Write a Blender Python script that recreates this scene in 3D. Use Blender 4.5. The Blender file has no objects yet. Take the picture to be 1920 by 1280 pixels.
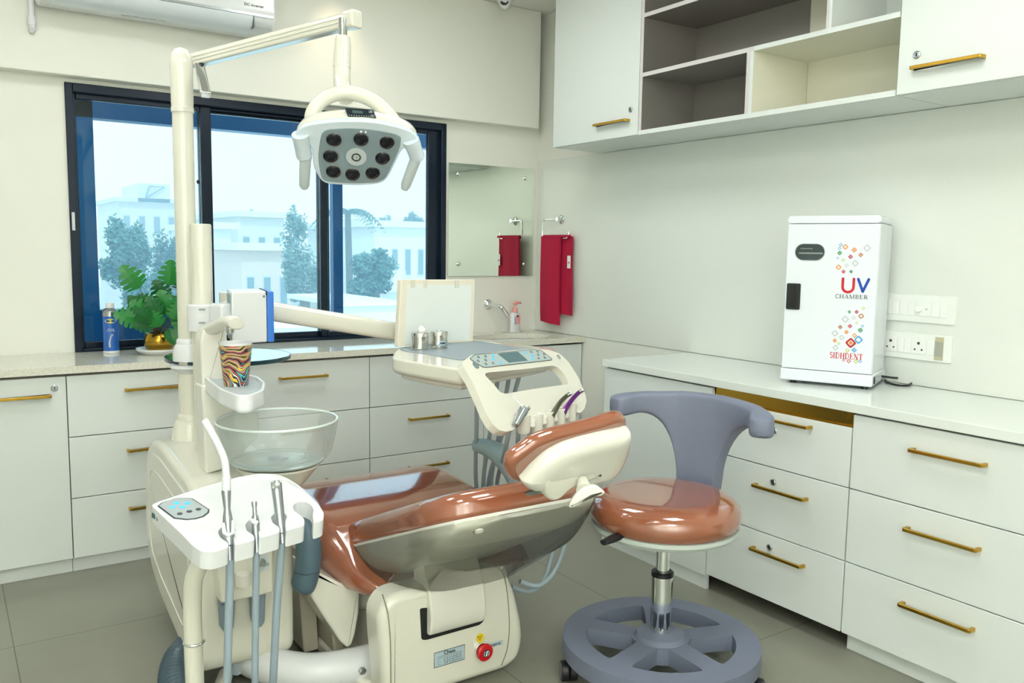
import bpy, bmesh, math, random
from mathutils import Vector, Matrix
SC = bpy.context.scene
COL = SC.collection
PI = math.pi
rnd = random.Random(7)

# ------------------------------------------------------------------ camera
FPX = 1583.6                       # focal length in pixels of a 1920 px wide frame
CAM = Vector((0, 0, 1.36))
CR = Vector((0.8283562, -0.5600032, 0.01491398))
CD = Vector((-0.04771731, -0.09705913, -0.99413409))
CF = Vector((0.55816581, 0.82278548, -0.10712138))
cam_data = bpy.data.cameras.new('camera')
cam_data.sensor_width = 36; cam_data.lens = FPX / 1920 * 36
cam_data.clip_start = 0.05; cam_data.clip_end = 500
cam = bpy.data.objects.new('camera', cam_data); COL.objects.link(cam)
cam.matrix_world = Matrix(((CR.x, -CD.x, -CF.x, CAM.x), (CR.y, -CD.y, -CF.y, CAM.y), (CR.z, -CD.z, -CF.z, CAM.z), (0, 0, 0, 1)))
SC.camera = cam

# ------------------------------------------------------------------ sky, sun, exposure
world = bpy.data.worlds.new('sky'); SC.world = world; world.use_nodes = True
wn = world.node_tree.nodes; wl = world.node_tree.links
bg = wn['Background']
tc = wn.new('ShaderNodeTexCoord'); sep = wn.new('ShaderNodeSeparateXYZ'); ramp = wn.new('ShaderNodeValToRGB')
wl.new(tc.outputs['Generated'], sep.inputs[0]); wl.new(sep.outputs[2], ramp.inputs[0]); wl.new(ramp.outputs[0], bg.inputs[0])
ramp.color_ramp.elements[0].position = 0.0; ramp.color_ramp.elements[0].color = (0.95, 0.98, 1.0, 1)
ramp.color_ramp.elements[1].position = 0.6; ramp.color_ramp.elements[1].color = (0.72, 0.86, 1.0, 1)
bg.inputs[1].default_value = 3.1
def lamp(name, kind, loc, energy, color=(1, 1, 1), rot=(0, 0, 0), **kw):
    d = bpy.data.lights.new(name, kind); d.energy = energy; d.color = color
    for k, v in kw.items(): setattr(d, k, v)
    o = bpy.data.objects.new(name, d); o.location = loc; o.rotation_euler = rot; COL.objects.link(o); return o
lamp('sun', 'SUN', (0, -5, 20), 2.2, (1, .97, .9), (math.radians(50), 0, math.radians(-25)), angle=0.02)
for (lx, ly, e) in ((0.25, 2.9, 9), (1.75, 3.1, 9), (0.1, 1.1, 13), (1.7, 1.2, 13), (0.3, -0.6, 12)):
    lamp('ceiling_panel_light', 'AREA', (lx, ly, 2.745), e, (.985, 1, .98), (0, 0, 0), shape='RECTANGLE', size=0.6, size_y=0.6)
lamp('bounced_flash', 'AREA', (-0.25, -0.35, 1.75), 98, (.985, 1, .985), (math.radians(-112), 0, math.radians(-20)), shape='DISK', size=0.3)
lamp('wall_washer_spot', 'SPOT', (1.72, 4.02, 2.73), 5, (1, .78, .5), (math.radians(14), 0, 0), spot_size=math.radians(70), spot_blend=0.9, shadow_soft_size=0.04)
lamp('wall_cabinet_spot', 'SPOT', (2.32, 3.33, 2.74), 7, (1, .97, .9), (0, math.radians(28), 0), spot_size=math.radians(75), spot_blend=0.9, shadow_soft_size=0.05)
SC.view_settings.view_transform = 'Standard'; SC.view_settings.look = 'None'
SC.view_settings.exposure = 0.2; SC.view_settings.gamma = 1.0
SC.view_settings.use_curve_mapping = False

# ------------------------------------------------------------------ survey helpers: from the picture's frame to metres
def ray(px, py): return CR * ((px - 960) / FPX) + CD * ((py - 640) / FPX) + CF
def at(px, py, ax, val):
    d = ray(px, py); i = 'xyz'.index(ax); return CAM + d * ((val - CAM[i]) / d[i])
def dep(px, py, D): return CAM + ray(px, py) * D
def pl(px, py, O, n):
    d = ray(px, py); return CAM + d * ((O - CAM).dot(n) / d.dot(n))
class Fr:                                    # a local frame: origin, right, up, outward
    def __init__(s, O, ex, ey):
        s.O = Vector(O); s.ex = Vector(ex).normalized(); ey = Vector(ey); ey = ey - s.ex * ey.dot(s.ex)
        s.ey = ey.normalized(); s.ez = s.ex.cross(s.ey)
    def __call__(s, u, v, w=0): return s.O + s.ex * u + s.ey * v + s.ez * w
    def px(s, pts):
        r = []
        for p in pts:
            q = pl(p[0], p[1], s.O, s.ez) - s.O; r.append((q.dot(s.ex), q.dot(s.ey)))
        return r
    def shift(s, u, v, w=0): return Fr(s(u, v, w), s.ex, s.ey)
FX = Fr((0, 0, 0), (1, 0, 0), (0, 1, 0))
def fy(y): return Fr((0, y, 0), (1, 0, 0), (0, 0, 1))          # plane facing -Y (to the camera)
def fx(x): return Fr((x, 0, 0), (0, -1, 0), (0, 0, 1))         # plane facing -X

# ------------------------------------------------------------------ materials
def lin(c):
    c = c / 255.0
    return c / 12.92 if c <= 0.04045 else ((c + 0.055) / 1.055) ** 2.4
def rgb(c): return (lin(c[0]), lin(c[1]), lin(c[2]), 1)
MATS = {}
def mat(name, c, rough=0.5, metal=0.0, coat=0.0, emit=0.0, spec=0.5, noise=0.0, nscale=8.0, bump=0.0, bscale=60.0, alpha=None):
    if name in MATS: return MATS[name]
    m = bpy.data.materials.new(name); m.use_nodes = True; nt = m.node_tree
    b = nt.nodes['Principled BSDF']
    b.inputs['Base Color'].default_value = rgb(c); b.inputs['Roughness'].default_value = rough
    b.inputs['Metallic'].default_value = metal; b.inputs['Coat Weight'].default_value = coat
    b.inputs['Coat Roughness'].default_value = 0.06; b.inputs['Specular IOR Level'].default_value = spec
    if emit:
        b.inputs['Emission Color'].default_value = rgb(c); b.inputs['Emission Strength'].default_value = emit
    if noise or bump:
        t = nt.nodes.new('ShaderNodeTexCoord')
    if noise:
        n = nt.nodes.new('ShaderNodeTexNoise'); n.inputs['Scale'].default_value = nscale; n.inputs['Detail'].default_value = 6
        nt.links.new(t.outputs['Object'], n.inputs['Vector'])
        mx = nt.nodes.new('ShaderNodeMixRGB'); mx.blend_type = 'MIX'
        k = rgb(c); mx.inputs[1].default_value = tuple(max(0, v * (1 - noise)) for v in k[:3]) + (1,)
        mx.inputs[2].default_value = tuple(min(1, v * (1 + noise)) for v in k[:3]) + (1,)
        nt.links.new(n.outputs['Fac'], mx.inputs[0]); nt.links.new(mx.outputs[0], b.inputs['Base Color'])
    if bump:
        n2 = nt.nodes.new('ShaderNodeTexNoise'); n2.inputs['Scale'].default_value = bscale; n2.inputs['Detail'].default_value = 4
        nt.links.new(t.outputs['Object'], n2.inputs['Vector'])
        bp = nt.nodes.new('ShaderNodeBump'); bp.inputs['Strength'].default_value = bump; bp.inputs['Distance'].default_value = 0.01
        nt.links.new(n2.outputs['Fac'], bp.inputs['Height']); nt.links.new(bp.outputs[0], b.inputs['Normal'])
    MATS[name] = m; return m
def glassy(name, tint, trans=0.9, diff=0.0, gloss=0.1, rough=0.02, fres=True, dcol=(1, 1, 1), tl=0.0):
    if name in MATS: return MATS[name]
    m = bpy.data.materials.new(name); m.use_nodes = True; nt = m.node_tree; nt.nodes.clear()
    out = nt.nodes.new('ShaderNodeOutputMaterial')
    tr = nt.nodes.new('ShaderNodeBsdfTransparent'); tr.inputs[0].default_value = tuple(tint) + (1,)
    cur = tr.outputs[0]
    if diff:
        df = nt.nodes.new('ShaderNodeBsdfDiffuse'); df.inputs[0].default_value = tuple(dcol) + (1,)
        mx = nt.nodes.new('ShaderNodeMixShader'); mx.inputs[0].default_value = diff
        src = df.outputs[0]
        if tl:
            td_ = nt.nodes.new('ShaderNodeBsdfTranslucent'); td_.inputs[0].default_value = tuple(dcol) + (1,)
            m2 = nt.nodes.new('ShaderNodeMixShader'); m2.inputs[0].default_value = tl
            nt.links.new(src, m2.inputs[1]); nt.links.new(td_.outputs[0], m2.inputs[2]); src = m2.outputs[0]
        nt.links.new(cur, mx.inputs[1]); nt.links.new(src, mx.inputs[2]); cur = mx.outputs[0]
    gl = nt.nodes.new('ShaderNodeBsdfGlossy'); gl.inputs['Roughness'].default_value = rough
    mx = nt.nodes.new('ShaderNodeMixShader')
    if fres:
        lw = nt.nodes.new('ShaderNodeFresnel'); lw.inputs[0].default_value = 1.45
        mu = nt.nodes.new('ShaderNodeMath'); mu.operation = 'MULTIPLY'; mu.inputs[1].default_value = gloss * 10
        mu.use_clamp = True
        nt.links.new(lw.outputs[0], mu.inputs[0]); nt.links.new(mu.outputs[0], mx.inputs[0])
    else: mx.inputs[0].default_value = gloss
    nt.links.new(cur, mx.inputs[1]); nt.links.new(gl.outputs[0], mx.inputs[2]); nt.links.new(mx.outputs[0], out.inputs[0])
    MATS[name] = m; return m
WALL = mat('wall_paint', (236, 237, 228), 0.55, noise=0.02, nscale=2.5, bump=0.05, bscale=90)
CEIL = mat('ceiling_paint', (236, 236, 228), 0.7, noise=0.02)
PANEL = mat('glossy_wall_panel', (228, 232, 225), 0.3, noise=0.015, nscale=2)
LAM = mat('white_laminate', (224, 230, 227), 0.28, noise=0.012, nscale=3)
CARC = mat('cabinet_carcass', (120, 116, 108), 0.6, noise=0.05)
TOPW = mat('white_counter_laminate', (228, 234, 229), 0.16, noise=0.012, nscale=3)
GREYLAM = mat('taupe_laminate', (132, 127, 122), 0.45, noise=0.03, nscale=4)
EDGE = mat('pale_edging', (214, 210, 210), 0.4, noise=0.01)
CREAMLAM = mat('cream_laminate', (232, 230, 210), 0.4, noise=0.02)
GOLD = mat('brushed_gold', (196, 156, 62), 0.26, 1.0, noise=0.06, nscale=30)
CHROME = mat('chrome', (226, 230, 232), 0.08, 1.0, noise=0.02)
STEEL = mat('satin_steel', (176, 182, 186), 0.28, 1.0, noise=0.04, nscale=20)
IVORY = mat('ivory_plastic', (225, 224, 210), 0.16, coat=0.35, noise=0.012, nscale=4)
IVORY2 = mat('pale_ivory_plastic', (226, 225, 214), 0.2, coat=0.3, noise=0.012, nscale=4)
WHITEP = mat('white_plastic', (228, 231, 233), 0.25, coat=0.2, noise=0.01, nscale=4)
SLATE = mat('slate_teal_plastic', (82, 106, 120), 0.4, noise=0.04, nscale=6)
HOSE = mat('grey_hose_rubber', (150, 166, 176), 0.4, noise=0.03, nscale=12)
HOSED = mat('dark_grey_hose_rubber', (164, 180, 188), 0.42, noise=0.03, nscale=12)
STOOLP = mat('lavender_grey_foam', (120, 127, 148), 0.55, noise=0.05, nscale=14, bump=0.12, bscale=220)
TAN = mat('tan_brown_vinyl', (152, 88, 60), 0.12, coat=1.0, noise=0.05, nscale=5, bump=0.03, bscale=12)
BLACK = mat('black_plastic', (22, 24, 28), 0.4, noise=0.05)
DARK = mat('dark_gap', (20, 22, 24), 0.6, noise=0.05)
NAVY = mat('navy_black_aluminium', (6, 26, 46), 0.25, 0.3, noise=0.06)
GREYPAD = mat('grey_silicone_mat', (146, 160, 168), 0.5, noise=0.02)
RED = mat('crimson_terry', (196, 16, 66), 0.85, noise=0.12, nscale=60, bump=0.6, bscale=500)
GLASSW = glassy('tinted_window_glass', (0.69, 0.91, 0.995), gloss=0.08)
FILM = glassy('clear_plastic_film', (0.97, 0.98, 0.96), diff=0.09, gloss=0.10, rough=0.1, dcol=(.95, .95, .9), tl=.6)
FROST = glassy('frosted_glass', (0.96, 0.985, 0.98), diff=0.25, gloss=0.045, rough=0.05, dcol=(.97, .99, .98), tl=.6)
TGLASS = glassy('table_glass', (0.80, 0.93, 0.92), diff=0.0, gloss=0.35, rough=0.01)
def stone_mat():
    m = mat('speckled_stone', (210, 208, 196), 0.07, spec=0.55)
    nt = m.node_tree; b = nt.nodes['Principled BSDF']
    t = nt.nodes.new('ShaderNodeTexCoord')
    v = nt.nodes.new('ShaderNodeTexNoise'); v.inputs['Scale'].default_value = 180; v.inputs['Detail'].default_value = 3
    r = nt.nodes.new('ShaderNodeValToRGB'); r.color_ramp.elements[0].position = 0.36; r.color_ramp.elements[0].color = rgb((208, 205, 188))
    r.color_ramp.elements[1].position = 0.5; r.color_ramp.elements[1].color = rgb((226, 225, 211))
    nt.links.new(t.outputs['Object'], v.inputs['Vector']); nt.links.new(v.outputs['Fac'], r.inputs[0]); nt.links.new(r.outputs[0], b.inputs['Base Color'])
    return m
STONE = stone_mat()
def floor_mat():
    m = mat('grey_floor_tile', (140, 141, 126), 0.3)
    nt = m.node_tree; b = nt.nodes['Principled BSDF']
    t = nt.nodes.new('ShaderNodeTexCoord'); s = nt.nodes.new('ShaderNodeSeparateXYZ'); nt.links.new(t.outputs['Object'], s.inputs[0])
    def grout(sock, off, size):
        a = nt.nodes.new('ShaderNodeMath'); a.operation = 'SUBTRACT'; a.inputs[1].default_value = off
        d = nt.nodes.new('ShaderNodeMath'); d.operation = 'DIVIDE'; d.inputs[1].default_value = size
        r = nt.nodes.new('ShaderNodeMath'); r.operation = 'ROUND'; u = nt.nodes.new('ShaderNodeMath'); u.operation = 'SUBTRACT'
        ab = nt.nodes.new('ShaderNodeMath'); ab.operation = 'ABSOLUTE'; l = nt.nodes.new('ShaderNodeMath'); l.operation = 'LESS_THAN'
        l.inputs[1].default_value = 0.0017 / size
        nt.links.new(sock, a.inputs[0]); nt.links.new(a.outputs[0], d.inputs[0]); nt.links.new(d.outputs[0], r.inputs[0])
        nt.links.new(d.outputs[0], u.inputs[0]); nt.links.new(r.outputs[0], u.inputs[1]); nt.links.new(u.outputs[0], ab.inputs[0]); nt.links.new(ab.outputs[0], l.inputs[0])
        return l.outputs[0]
    g = nt.nodes.new('ShaderNodeMath'); g.operation = 'MAXIMUM'
    nt.links.new(grout(s.outputs[0], 0.150, 0.658), g.inputs[0]); nt.links.new(grout(s.outputs[1], 3.20, 1.33), g.inputs[1])
    n = nt.nodes.new('ShaderNodeTexNoise'); n.inputs['Scale'].default_value = 3; n.inputs['Detail'].default_value = 7
    nt.links.new(t.outputs['Object'], n.inputs['Vector'])
    c1 = nt.nodes.new('ShaderNodeMixRGB'); c1.inputs[1].default_value = rgb((134, 135, 121)); c1.inputs[2].default_value = rgb((146, 147, 133))
    nt.links.new(n.outputs['Fac'], c1.inputs[0])
    c2 = nt.nodes.new('ShaderNodeMixRGB'); c2.inputs[2].default_value = rgb((92, 92, 80))
    nt.links.new(g.outputs[0], c2.inputs[0]); nt.links.new(c1.outputs[0], c2.inputs[1]); nt.links.new(c2.outputs[0], b.inputs['Base Color'])
    return m
FLOOR = floor_mat()

# ------------------------------------------------------------------ object helpers
OFF = {}
def prop(o, label=None, cat=None, group=None, kind=None):
    for k, v in (('label', label), ('category', cat), ('group', group), ('kind', kind)):
        if v: o[k] = v
    return o
def thing(name, label, cat, loc=(0, 0, 0), group=None, kind=None):
    o = bpy.data.objects.new(name, None); o.empty_display_size = 0.05; o.location = loc; COL.objects.link(o)
    OFF[o.name] = Vector(loc); return prop(o, label, cat, group, kind)
class MB:
    def __init__(s): s.bm = bmesh.new()
    def face(s, vs, mi=0):
        try:
            f = s.bm.faces.new(vs); f.material_index = mi; return f
        except ValueError: return None
    def rings(s, rings, close=True, cap0=True, cap1=True, mi=0):
        L = [[s.bm.verts.new(p) for p in r] for r in rings]; n = len(L[0])
        for a, b in zip(L, L[1:]):
            for i in range(n if close else n - 1):
                j = (i + 1) % n; s.face((a[i], a[j], b[j], b[i]), mi)
        if cap0: s.face(list(reversed(L[0])), mi)
        if cap1: s.face(L[-1], mi)
        return s
    def box(s, x0, x1, y0, y1, z0, z1, F=None, mi=0):
        F = F or FX
        s.rings([[F(x0, y0, z), F(x1, y0, z), F(x1, y1, z), F(x0, y1, z)] for z in (z0, z1)], mi=mi); return s
    def prism(s, pts, w0, w1, F, mi=0):
        s.rings([[F(u, v, w) for u, v in pts] for w in (w0, w1)], mi=mi); return s
    def slab(s, pts, w0, w1, F, r=0.01, r0=None, seg=4, mi=0):
        """outline extruded w0..w1 along the frame's outward axis, edges rounded by r (front, w1) and r0 (back)"""
        r0 = r if r0 is None else r0
        prof = []
        if r0 > 0: prof += [(r0 * (1 - math.sin(k / seg * PI / 2)), w0 + r0 * (1 - math.cos(k / seg * PI / 2))) for k in range(seg + 1)]
        else: prof.append((0, w0))
        if r > 0: prof += [(r * (1 - math.cos(k / seg * PI / 2)), w1 - r * (1 - math.sin(k / seg * PI / 2))) for k in range(seg + 1)]
        else: prof.append((0, w1))
        nr = normals2(pts)
        s.rings([[F(p[0] - n[0] * i, p[1] - n[1] * i, w) for p, n in zip(pts, nr)] for i, w in prof], mi=mi); return s
    def tube(s, path, r, n=12, cap=True, mi=0, flat=1.0, up=None):
        P = [Vector(p) for p in path]; R = r if isinstance(r, (list, tuple)) else [r] * len(P)
        T = []
        for i in range(len(P)):
            a = P[max(0, i - 1)]; b = P[min(len(P) - 1, i + 1)]; T.append((b - a).normalized())
        ref = Vector(up) if up else (Vector((0, 0, 1)) if abs(T[0].z) < 0.9 else Vector((1, 0, 0)))
        rings = []; N = (ref - T[0] * ref.dot(T[0])).normalized()
        for p, t, rr in zip(P, T, R):
            N = (N - t * N.dot(t)).normalized(); B = t.cross(N)
            rings.append([p + N * (math.cos(2 * PI * k / n) * rr) + B * (math.sin(2 * PI * k / n) * rr * flat) for k in range(n)])
        s.rings(rings, cap0=cap, cap1=cap, mi=mi); return s
    def lathe(s, prof, c, n=32, F=None, cap0=True, cap1=True, mi=0, sx=1.0, sy=1.0):
        F = F or FX; c = Vector(c)
        s.rings([[c + F.ex * (math.cos(2 * PI * k / n) * r * sx) + F.ey * (math.sin(2 * PI * k / n) * r * sy) + F.ez * h for k in range(n)] for r, h in prof], cap0=cap0, cap1=cap1, mi=mi); return s
    def ball(s, c, r, F=None, n=16, mi=0, sz=1.0):
        s.lathe([(max(1e-4, r * math.sin(PI * k / 10)), -r * sz * math.cos(PI * k / 10)) for k in range(11)], c, n, F, mi=mi); return s
def area2(p): return sum(a[0] * b[1] - a[1] * b[0] for a, b in zip(p, p[1:] + p[:1])) / 2
def normals2(p):
    sgn = 1 if area2(p) > 0 else -1; out = []; n = len(p)
    for i in range(n):
        a = p[i - 1]; b = p[i]; c = p[(i + 1) % n]
        e1 = Vector((b[0] - a[0], b[1] - a[1])); e2 = Vector((c[0] - b[0], c[1] - b[1]))
        if e1.length < 1e-9: e1 = e2
        if e2.length < 1e-9: e2 = e1
        e1.normalize(); e2.normalize()
        n1 = Vector((e1.y, -e1.x)) * sgn; n2 = Vector((e2.y, -e2.x)) * sgn
        m = n1 + n2
        if m.length < 1e-6: m = n1.copy()
        m.normalize(); k = max(0.5, m.dot(n1)); out.append((m.x / k, m.y / k))
    return out
def rr(x0, x1, y0, y1, r, n=5):
    pts = []
    for cx, cy, a in ((x1 - r, y1 - r, 0), (x0 + r, y1 - r, 90), (x0 + r, y0 + r, 180), (x1 - r, y0 + r, 270)):
        for k in range(n + 1):
            t = math.radians(a + 90 * k / n); pts.append((cx + r * math.cos(t), cy + r * math.sin(t)))
    return pts
def fillet(pts, r, n=4):
    out = []; N = len(pts)
    for i in range(N):
        a, b, c = Vector(pts[i - 1]), Vector(pts[i]), Vector(pts[(i + 1) % N])
        ri = r[i] if isinstance(r, (list, tuple)) else r
        d1 = a - b; d2 = c - b; k1 = min(ri, d1.length * 0.45); k2 = min(ri, d2.length * 0.45)
        p = b + d1.normalized() * k1; q = b + d2.normalized() * k2
        for k in range(n + 1):
            t = k / n; out.append(tuple(p * (1 - t) ** 2 + b * 2 * t * (1 - t) + q * t * t))
    return out
def dedupe(P, tol):
    out = [P[0]]
    for p in P[1:]:
        if (Vector(p) - Vector(out[-1])).length > tol: out.append(p)
    return out
def smooth(P, n=6, closed=True):
    P = [Vector(p) for p in P]; out = []; N = len(P)
    for i in range(N if closed else N - 1):
        if closed: a, b, c, d = P[i - 1], P[i], P[(i + 1) % N], P[(i + 2) % N]
        else: a, b, c, d = P[max(0, i - 1)], P[i], P[i + 1], P[min(N - 1, i + 2)]
        for k in range(n):
            t = k / n
            out.append(0.5 * ((2 * b) + (c - a) * t + (2 * a - 5 * b + 4 * c - d) * t * t + (3 * b - a - 3 * c + d) * t ** 3))
    if not closed: out.append(P[-1])
    return out if len(out[0]) == 3 else [tuple(p) for p in out]
def obj(name, mb, m, parent=None, label=None, bevel=0, seg=2, ang=35, kind=None, sub=0):
    me = bpy.data.meshes.new(name)
    if parent is not None:
        off = OFF[parent.name]
        for v in mb.bm.verts: v.co -= off
    bmesh.ops.recalc_face_normals(mb.bm, faces=mb.bm.faces[:])
    mb.bm.to_mesh(me); mb.bm.free()
    for mm in (m if isinstance(m, (list, tuple)) else [m]): me.materials.append(mm)
    me.shade_smooth(); me.set_sharp_from_angle(angle=math.radians(ang))
    o = bpy.data.objects.new(name, me); COL.objects.link(o)
    if parent is not None: o.parent = parent; OFF[o.name] = OFF[parent.name]
    else: OFF[o.name] = Vector((0, 0, 0))
    big = any(len(p.vertices) > 8 for p in me.polygons)
    if bevel:
        b = o.modifiers.new('bevel', 'BEVEL'); b.width = bevel; b.segments = seg; b.limit_method = 'ANGLE'; b.angle_limit = math.radians(40)
    if sub:
        b = o.modifiers.new('sub', 'SUBSURF'); b.levels = sub; b.render_levels = sub
    if big:
        wn_ = o.modifiers.new('weighted', 'WEIGHTED_NORMAL'); wn_.weight = 100; wn_.keep_sharp = True
    return prop(o, label, kind=kind)
def struct(name, mb, m, **k): return obj(name, mb, m, None, kind='structure', **k)
def text(name, body, size, F, m, parent, align='CENTER', extrude=0.0004, sx=1.0, bold=0.0, label=None):
    c = bpy.data.curves.new(name, 'FONT'); c.body = body; c.size = size; c.align_x = align; c.align_y = 'CENTER'; c.extrude = extrude; c.offset = bold
    t = bpy.data.objects.new(name, c); COL.objects.link(t)
    bpy.context.view_layer.update()
    me = bpy.data.meshes.new_from_object(t.evaluated_get(bpy.context.evaluated_depsgraph_get()))
    bpy.data.objects.remove(t)
    off = OFF[parent.name] if parent is not None else Vector((0, 0, 0))
    for v in me.vertices: v.co = F(v.co.x * sx, v.co.y, v.co.z) - off
    me.materials.clear(); me.materials.append(m); me.name = name
    o = bpy.data.objects.new(name, me); COL.objects.link(o)
    if parent is not None: o.parent = parent; OFF[o.name] = off
    return prop(o, label)
def copy_tree(o, parent=None):
    c = o.copy(); COL.objects.link(c)
    if parent is not None: c.parent = parent
    for ch in list(o.children): copy_tree(ch, c)
    return c

# ================================================================== the room
YB, XR, ZC = 4.27, 3.075, 2.76
CT = 0.87
WX0, WX1, WZ0, WZ1 = 0.495, 2.421, 0.87, 2.067
struct('floor', MB().box(-1.75, 3.25, -2.0, 4.45, -0.1, 0), FLOOR)
struct('ceiling', MB().box(-1.75, 3.25, -2.0, 4.45, ZC, ZC + 0.1), CEIL)
b = MB(); b.box(-1.6, WX0, YB, YB + 0.16, 0, ZC).box(WX1, XR, YB, YB + 0.16, 0, ZC).box(WX0, WX1, YB, YB + 0.16, 0, WZ0 - 0.005).box(WX0, WX1, YB, YB + 0.16, WZ1, ZC)
struct('wall_back', b, WALL)
struct('wall_right', MB().box(XR, XR + 0.14, -1.9, YB + 0.16, 0, ZC), WALL)
struct('wall_left', MB().box(-1.74, -1.6, -1.9, YB + 0.16, 0, ZC), WALL)
struct('wall_front', MB().box(-1.6, XR, -1.94, -1.8, 0, ZC), WALL)
struct('trim_1', MB().box(-1.6, 3.017, 4.19, YB + 0.001, 2.085, ZC), WALL, bevel=0.004, label='boxed beam running along the top of the window wall')
struct('trim_2', MB().box(XR - 0.006, XR + 0.001, -1.8, YB, CT + 0.001, 1.902), PANEL, bevel=0.002, label='pale glossy panel cladding the right wall above the counter')

# window: dark sliding frame with three tinted sashes
w = thing('window_1', 'three-pane sliding window in a navy black frame', 'window', (1.46, YB + 0.05, WZ0), kind='structure')
b = MB(); t = 0.032
b.box(WX0, WX0 + t, YB - 0.012, YB + 0.12, WZ0, WZ1).box(WX1 - t, WX1, YB - 0.012, YB + 0.12, WZ0, WZ1)
b.box(WX0 + t, WX1 - t, YB - 0.012, YB + 0.12, WZ1 - 0.04, WZ1).box(WX0 + t, WX1 - t, YB - 0.012, YB + 0.12, WZ0, WZ0 + 0.015)
b.box(WX0 + t, WX1 - t, YB + 0.03, YB + 0.036, WZ1 - 0.055, WZ1 - 0.04)
obj('window_frame', b, NAVY, w, bevel=0.003)
def sash(x0, x1, y, l, r, top=0.028, bot=0.03):
    z0, z1 = WZ0 + 0.013, WZ1 - 0.036
    b = MB(); b.box(x0, x0 + l, y, y + 0.03, z0, z1).box(x1 - r, x1, y, y + 0.03, z0, z1).box(x0 + l, x1 - r, y, y + 0.03, z1 - top, z1).box(x0 + l, x1 - r, y, y + 0.03, z0, z0 + bot)
    s = obj('sash', b, NAVY, w, bevel=0.003)
    obj('glass_pane', MB().box(x0 + l, x1 - r, y + 0.012, y + 0.017, z0 + bot, z1 - top), GLASSW, s)
sash(0.520, 1.128, YB + 0.02, 0.02, 0.052)
sash(1.075, 1.742, YB + 0.055, 0.052, 0.062)
sash(1.680, 2.395, YB + 0.02, 0.035, 0.075)
obj('sash_latch', MB().box(0.503, 0.515, YB - 0.016, YB - 0.012, 1.42, 1.50), STEEL, w)

# outside: window recess with its shaded blue put into the colour, then street
BLUE = mat('recess_shade_blue', (8, 84, 128), 0.35, noise=0.25, nscale=3)  # shade seen through tinted glass, put into the base colour
struct('trim_3', MB().box(0.25, 0.684, YB + 0.56, YB + 0.66, 0.0, 2.5), BLUE, label='shade-coloured blue fin outside the left pane')
struct('trim_4', MB().box(0.25, 3.2, YB + 0.56, YB + 0.66, 1.998, 2.5), BLUE, label='shade-coloured blue lintel outside the window')
struct('trim_5', MB().box(0.684, 1.14, YB + 0.56, YB + 0.66, 0.0, 1.02), BLUE, label='shade-coloured blue sill wall outside the left pane')
struct('trim_7', MB().box(1.973, 2.035, YB + .57, YB + .62, .8, 1.998), BLUE, label='slim added post for the blue strip of overlapping panes')  # added post; its blue stands in for two overlapped tinted panes
struct('trim_6', MB().box(0.25, 3.2, YB + 0.17, YB + 0.66, 0.6, 0.80), BLUE, label='ledge outside the window')

# ================================================================== left run of base cabinets
YF = 3.80
def lock(F, parent, r=0.0125):
    b = MB(); b.lathe([(r, 0), (r, 0.004), (r * .8, 0.006), (r * .78, 0.004)], F.O, 20, F); k = obj('lock', b, STEEL, parent)
    obj('keyhole', MB().box(-0.0015, 0.0015, -0.006, 0.006, 0.004, 0.0062, F), BLACK, k)
def handle(F, L, parent, th=0.011, out=0.032):
    b = MB(); h = L / 2
    pts = fillet([(-h, 0), (-h, out), (h, out), (h, 0), (h - th, 0), (h - th, out - th), (-h + th, out - th), (-h + th, 0)], [0, .008, .008, 0, 0, .003, .003, 0], 3)
    G = Fr(F.O, F.ex, F.ez); b.prism(pts, -th / 2, th / 2, G)
    return obj('handle', b, GOLD, parent, bevel=0.0012)
def front(kind, F, x0, x1, z0, z1, parent, hc=None, hz=None, L=0.234, lk=None):
    """a door or drawer front lying on frame F, coordinates along the run and in height"""
    g = 0.0018
    o = obj(kind, MB().box(x0 + g, x1 - g, z0 + g, z1 - g, -0.018, 0, F), LAM, parent, bevel=0.0015)
    if hc is not None: handle(F.shift(hc, hz), L, o)
    if lk is not None: lock(F.shift(lk[0], lk[1]), o)
    return o
FL = fy(YF)
Z1, Z2, Z3, Z4 = 0.066, 0.320, 0.576, 0.830
def left_unit(name, label, cat, x0, x1, fr, group=None, top=None):
    r = thing(name, label, cat, ((x0 + x1) / 2, 4.03, 0), group)
    obj('body', MB().box(x0 + .001, x1 - .001, YF + .0185, YB - .004, Z1, top or Z4 + .003), CARC, r)
    obj('plinth', MB().box(x0 + .001, x1 - .001, YF + .04, YF + .056, 0, Z1 - .001), LAM, r)
    for k in fr: front(k[0], FL, *k[1], r, **k[2])
    return r
left_unit('base_cabinet', 'white base cabinet with one locked door at the left end of the window counter', 'cabinet', -0.27, 0.405,
          [('door', (-0.27, 0.405, Z1, Z4), dict(hc=0.232, hz=0.755, lk=(0.362, 0.783)))])
def three(c): return lambda x0, x1: [('drawer', (x0, x1, a, bb), dict(hc=c, hz=h)) for a, bb, h in ((Z1, Z2, 0.247), (Z2, Z3, 0.498), (Z3, Z4, 0.757))]
G1 = 'white drawer units under the window'
left_unit('drawer_unit', 'white three-drawer unit next to the locked door under the window', 'drawer unit', 0.405, 1.07, three(0.737)(0.405, 1.07), G1)
left_unit('drawer_unit', 'white three-drawer unit behind the glass spittoon bowl', 'drawer unit', 1.07, 1.733, three(1.394)(1.07, 1.733), G1)
left_unit('drawer_unit', 'white three-drawer unit below the instrument tray by the sink cabinet', 'drawer unit', 1.733, 2.401, three(2.061)(1.733, 2.401), G1)
left_unit('sink_cabinet', 'white base cabinet under the oval wash basin in the corner', 'cabinet', 2.401, 3.068, [('door', (2.401, 3.068, Z1, Z4), {})], top=.68)
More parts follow.
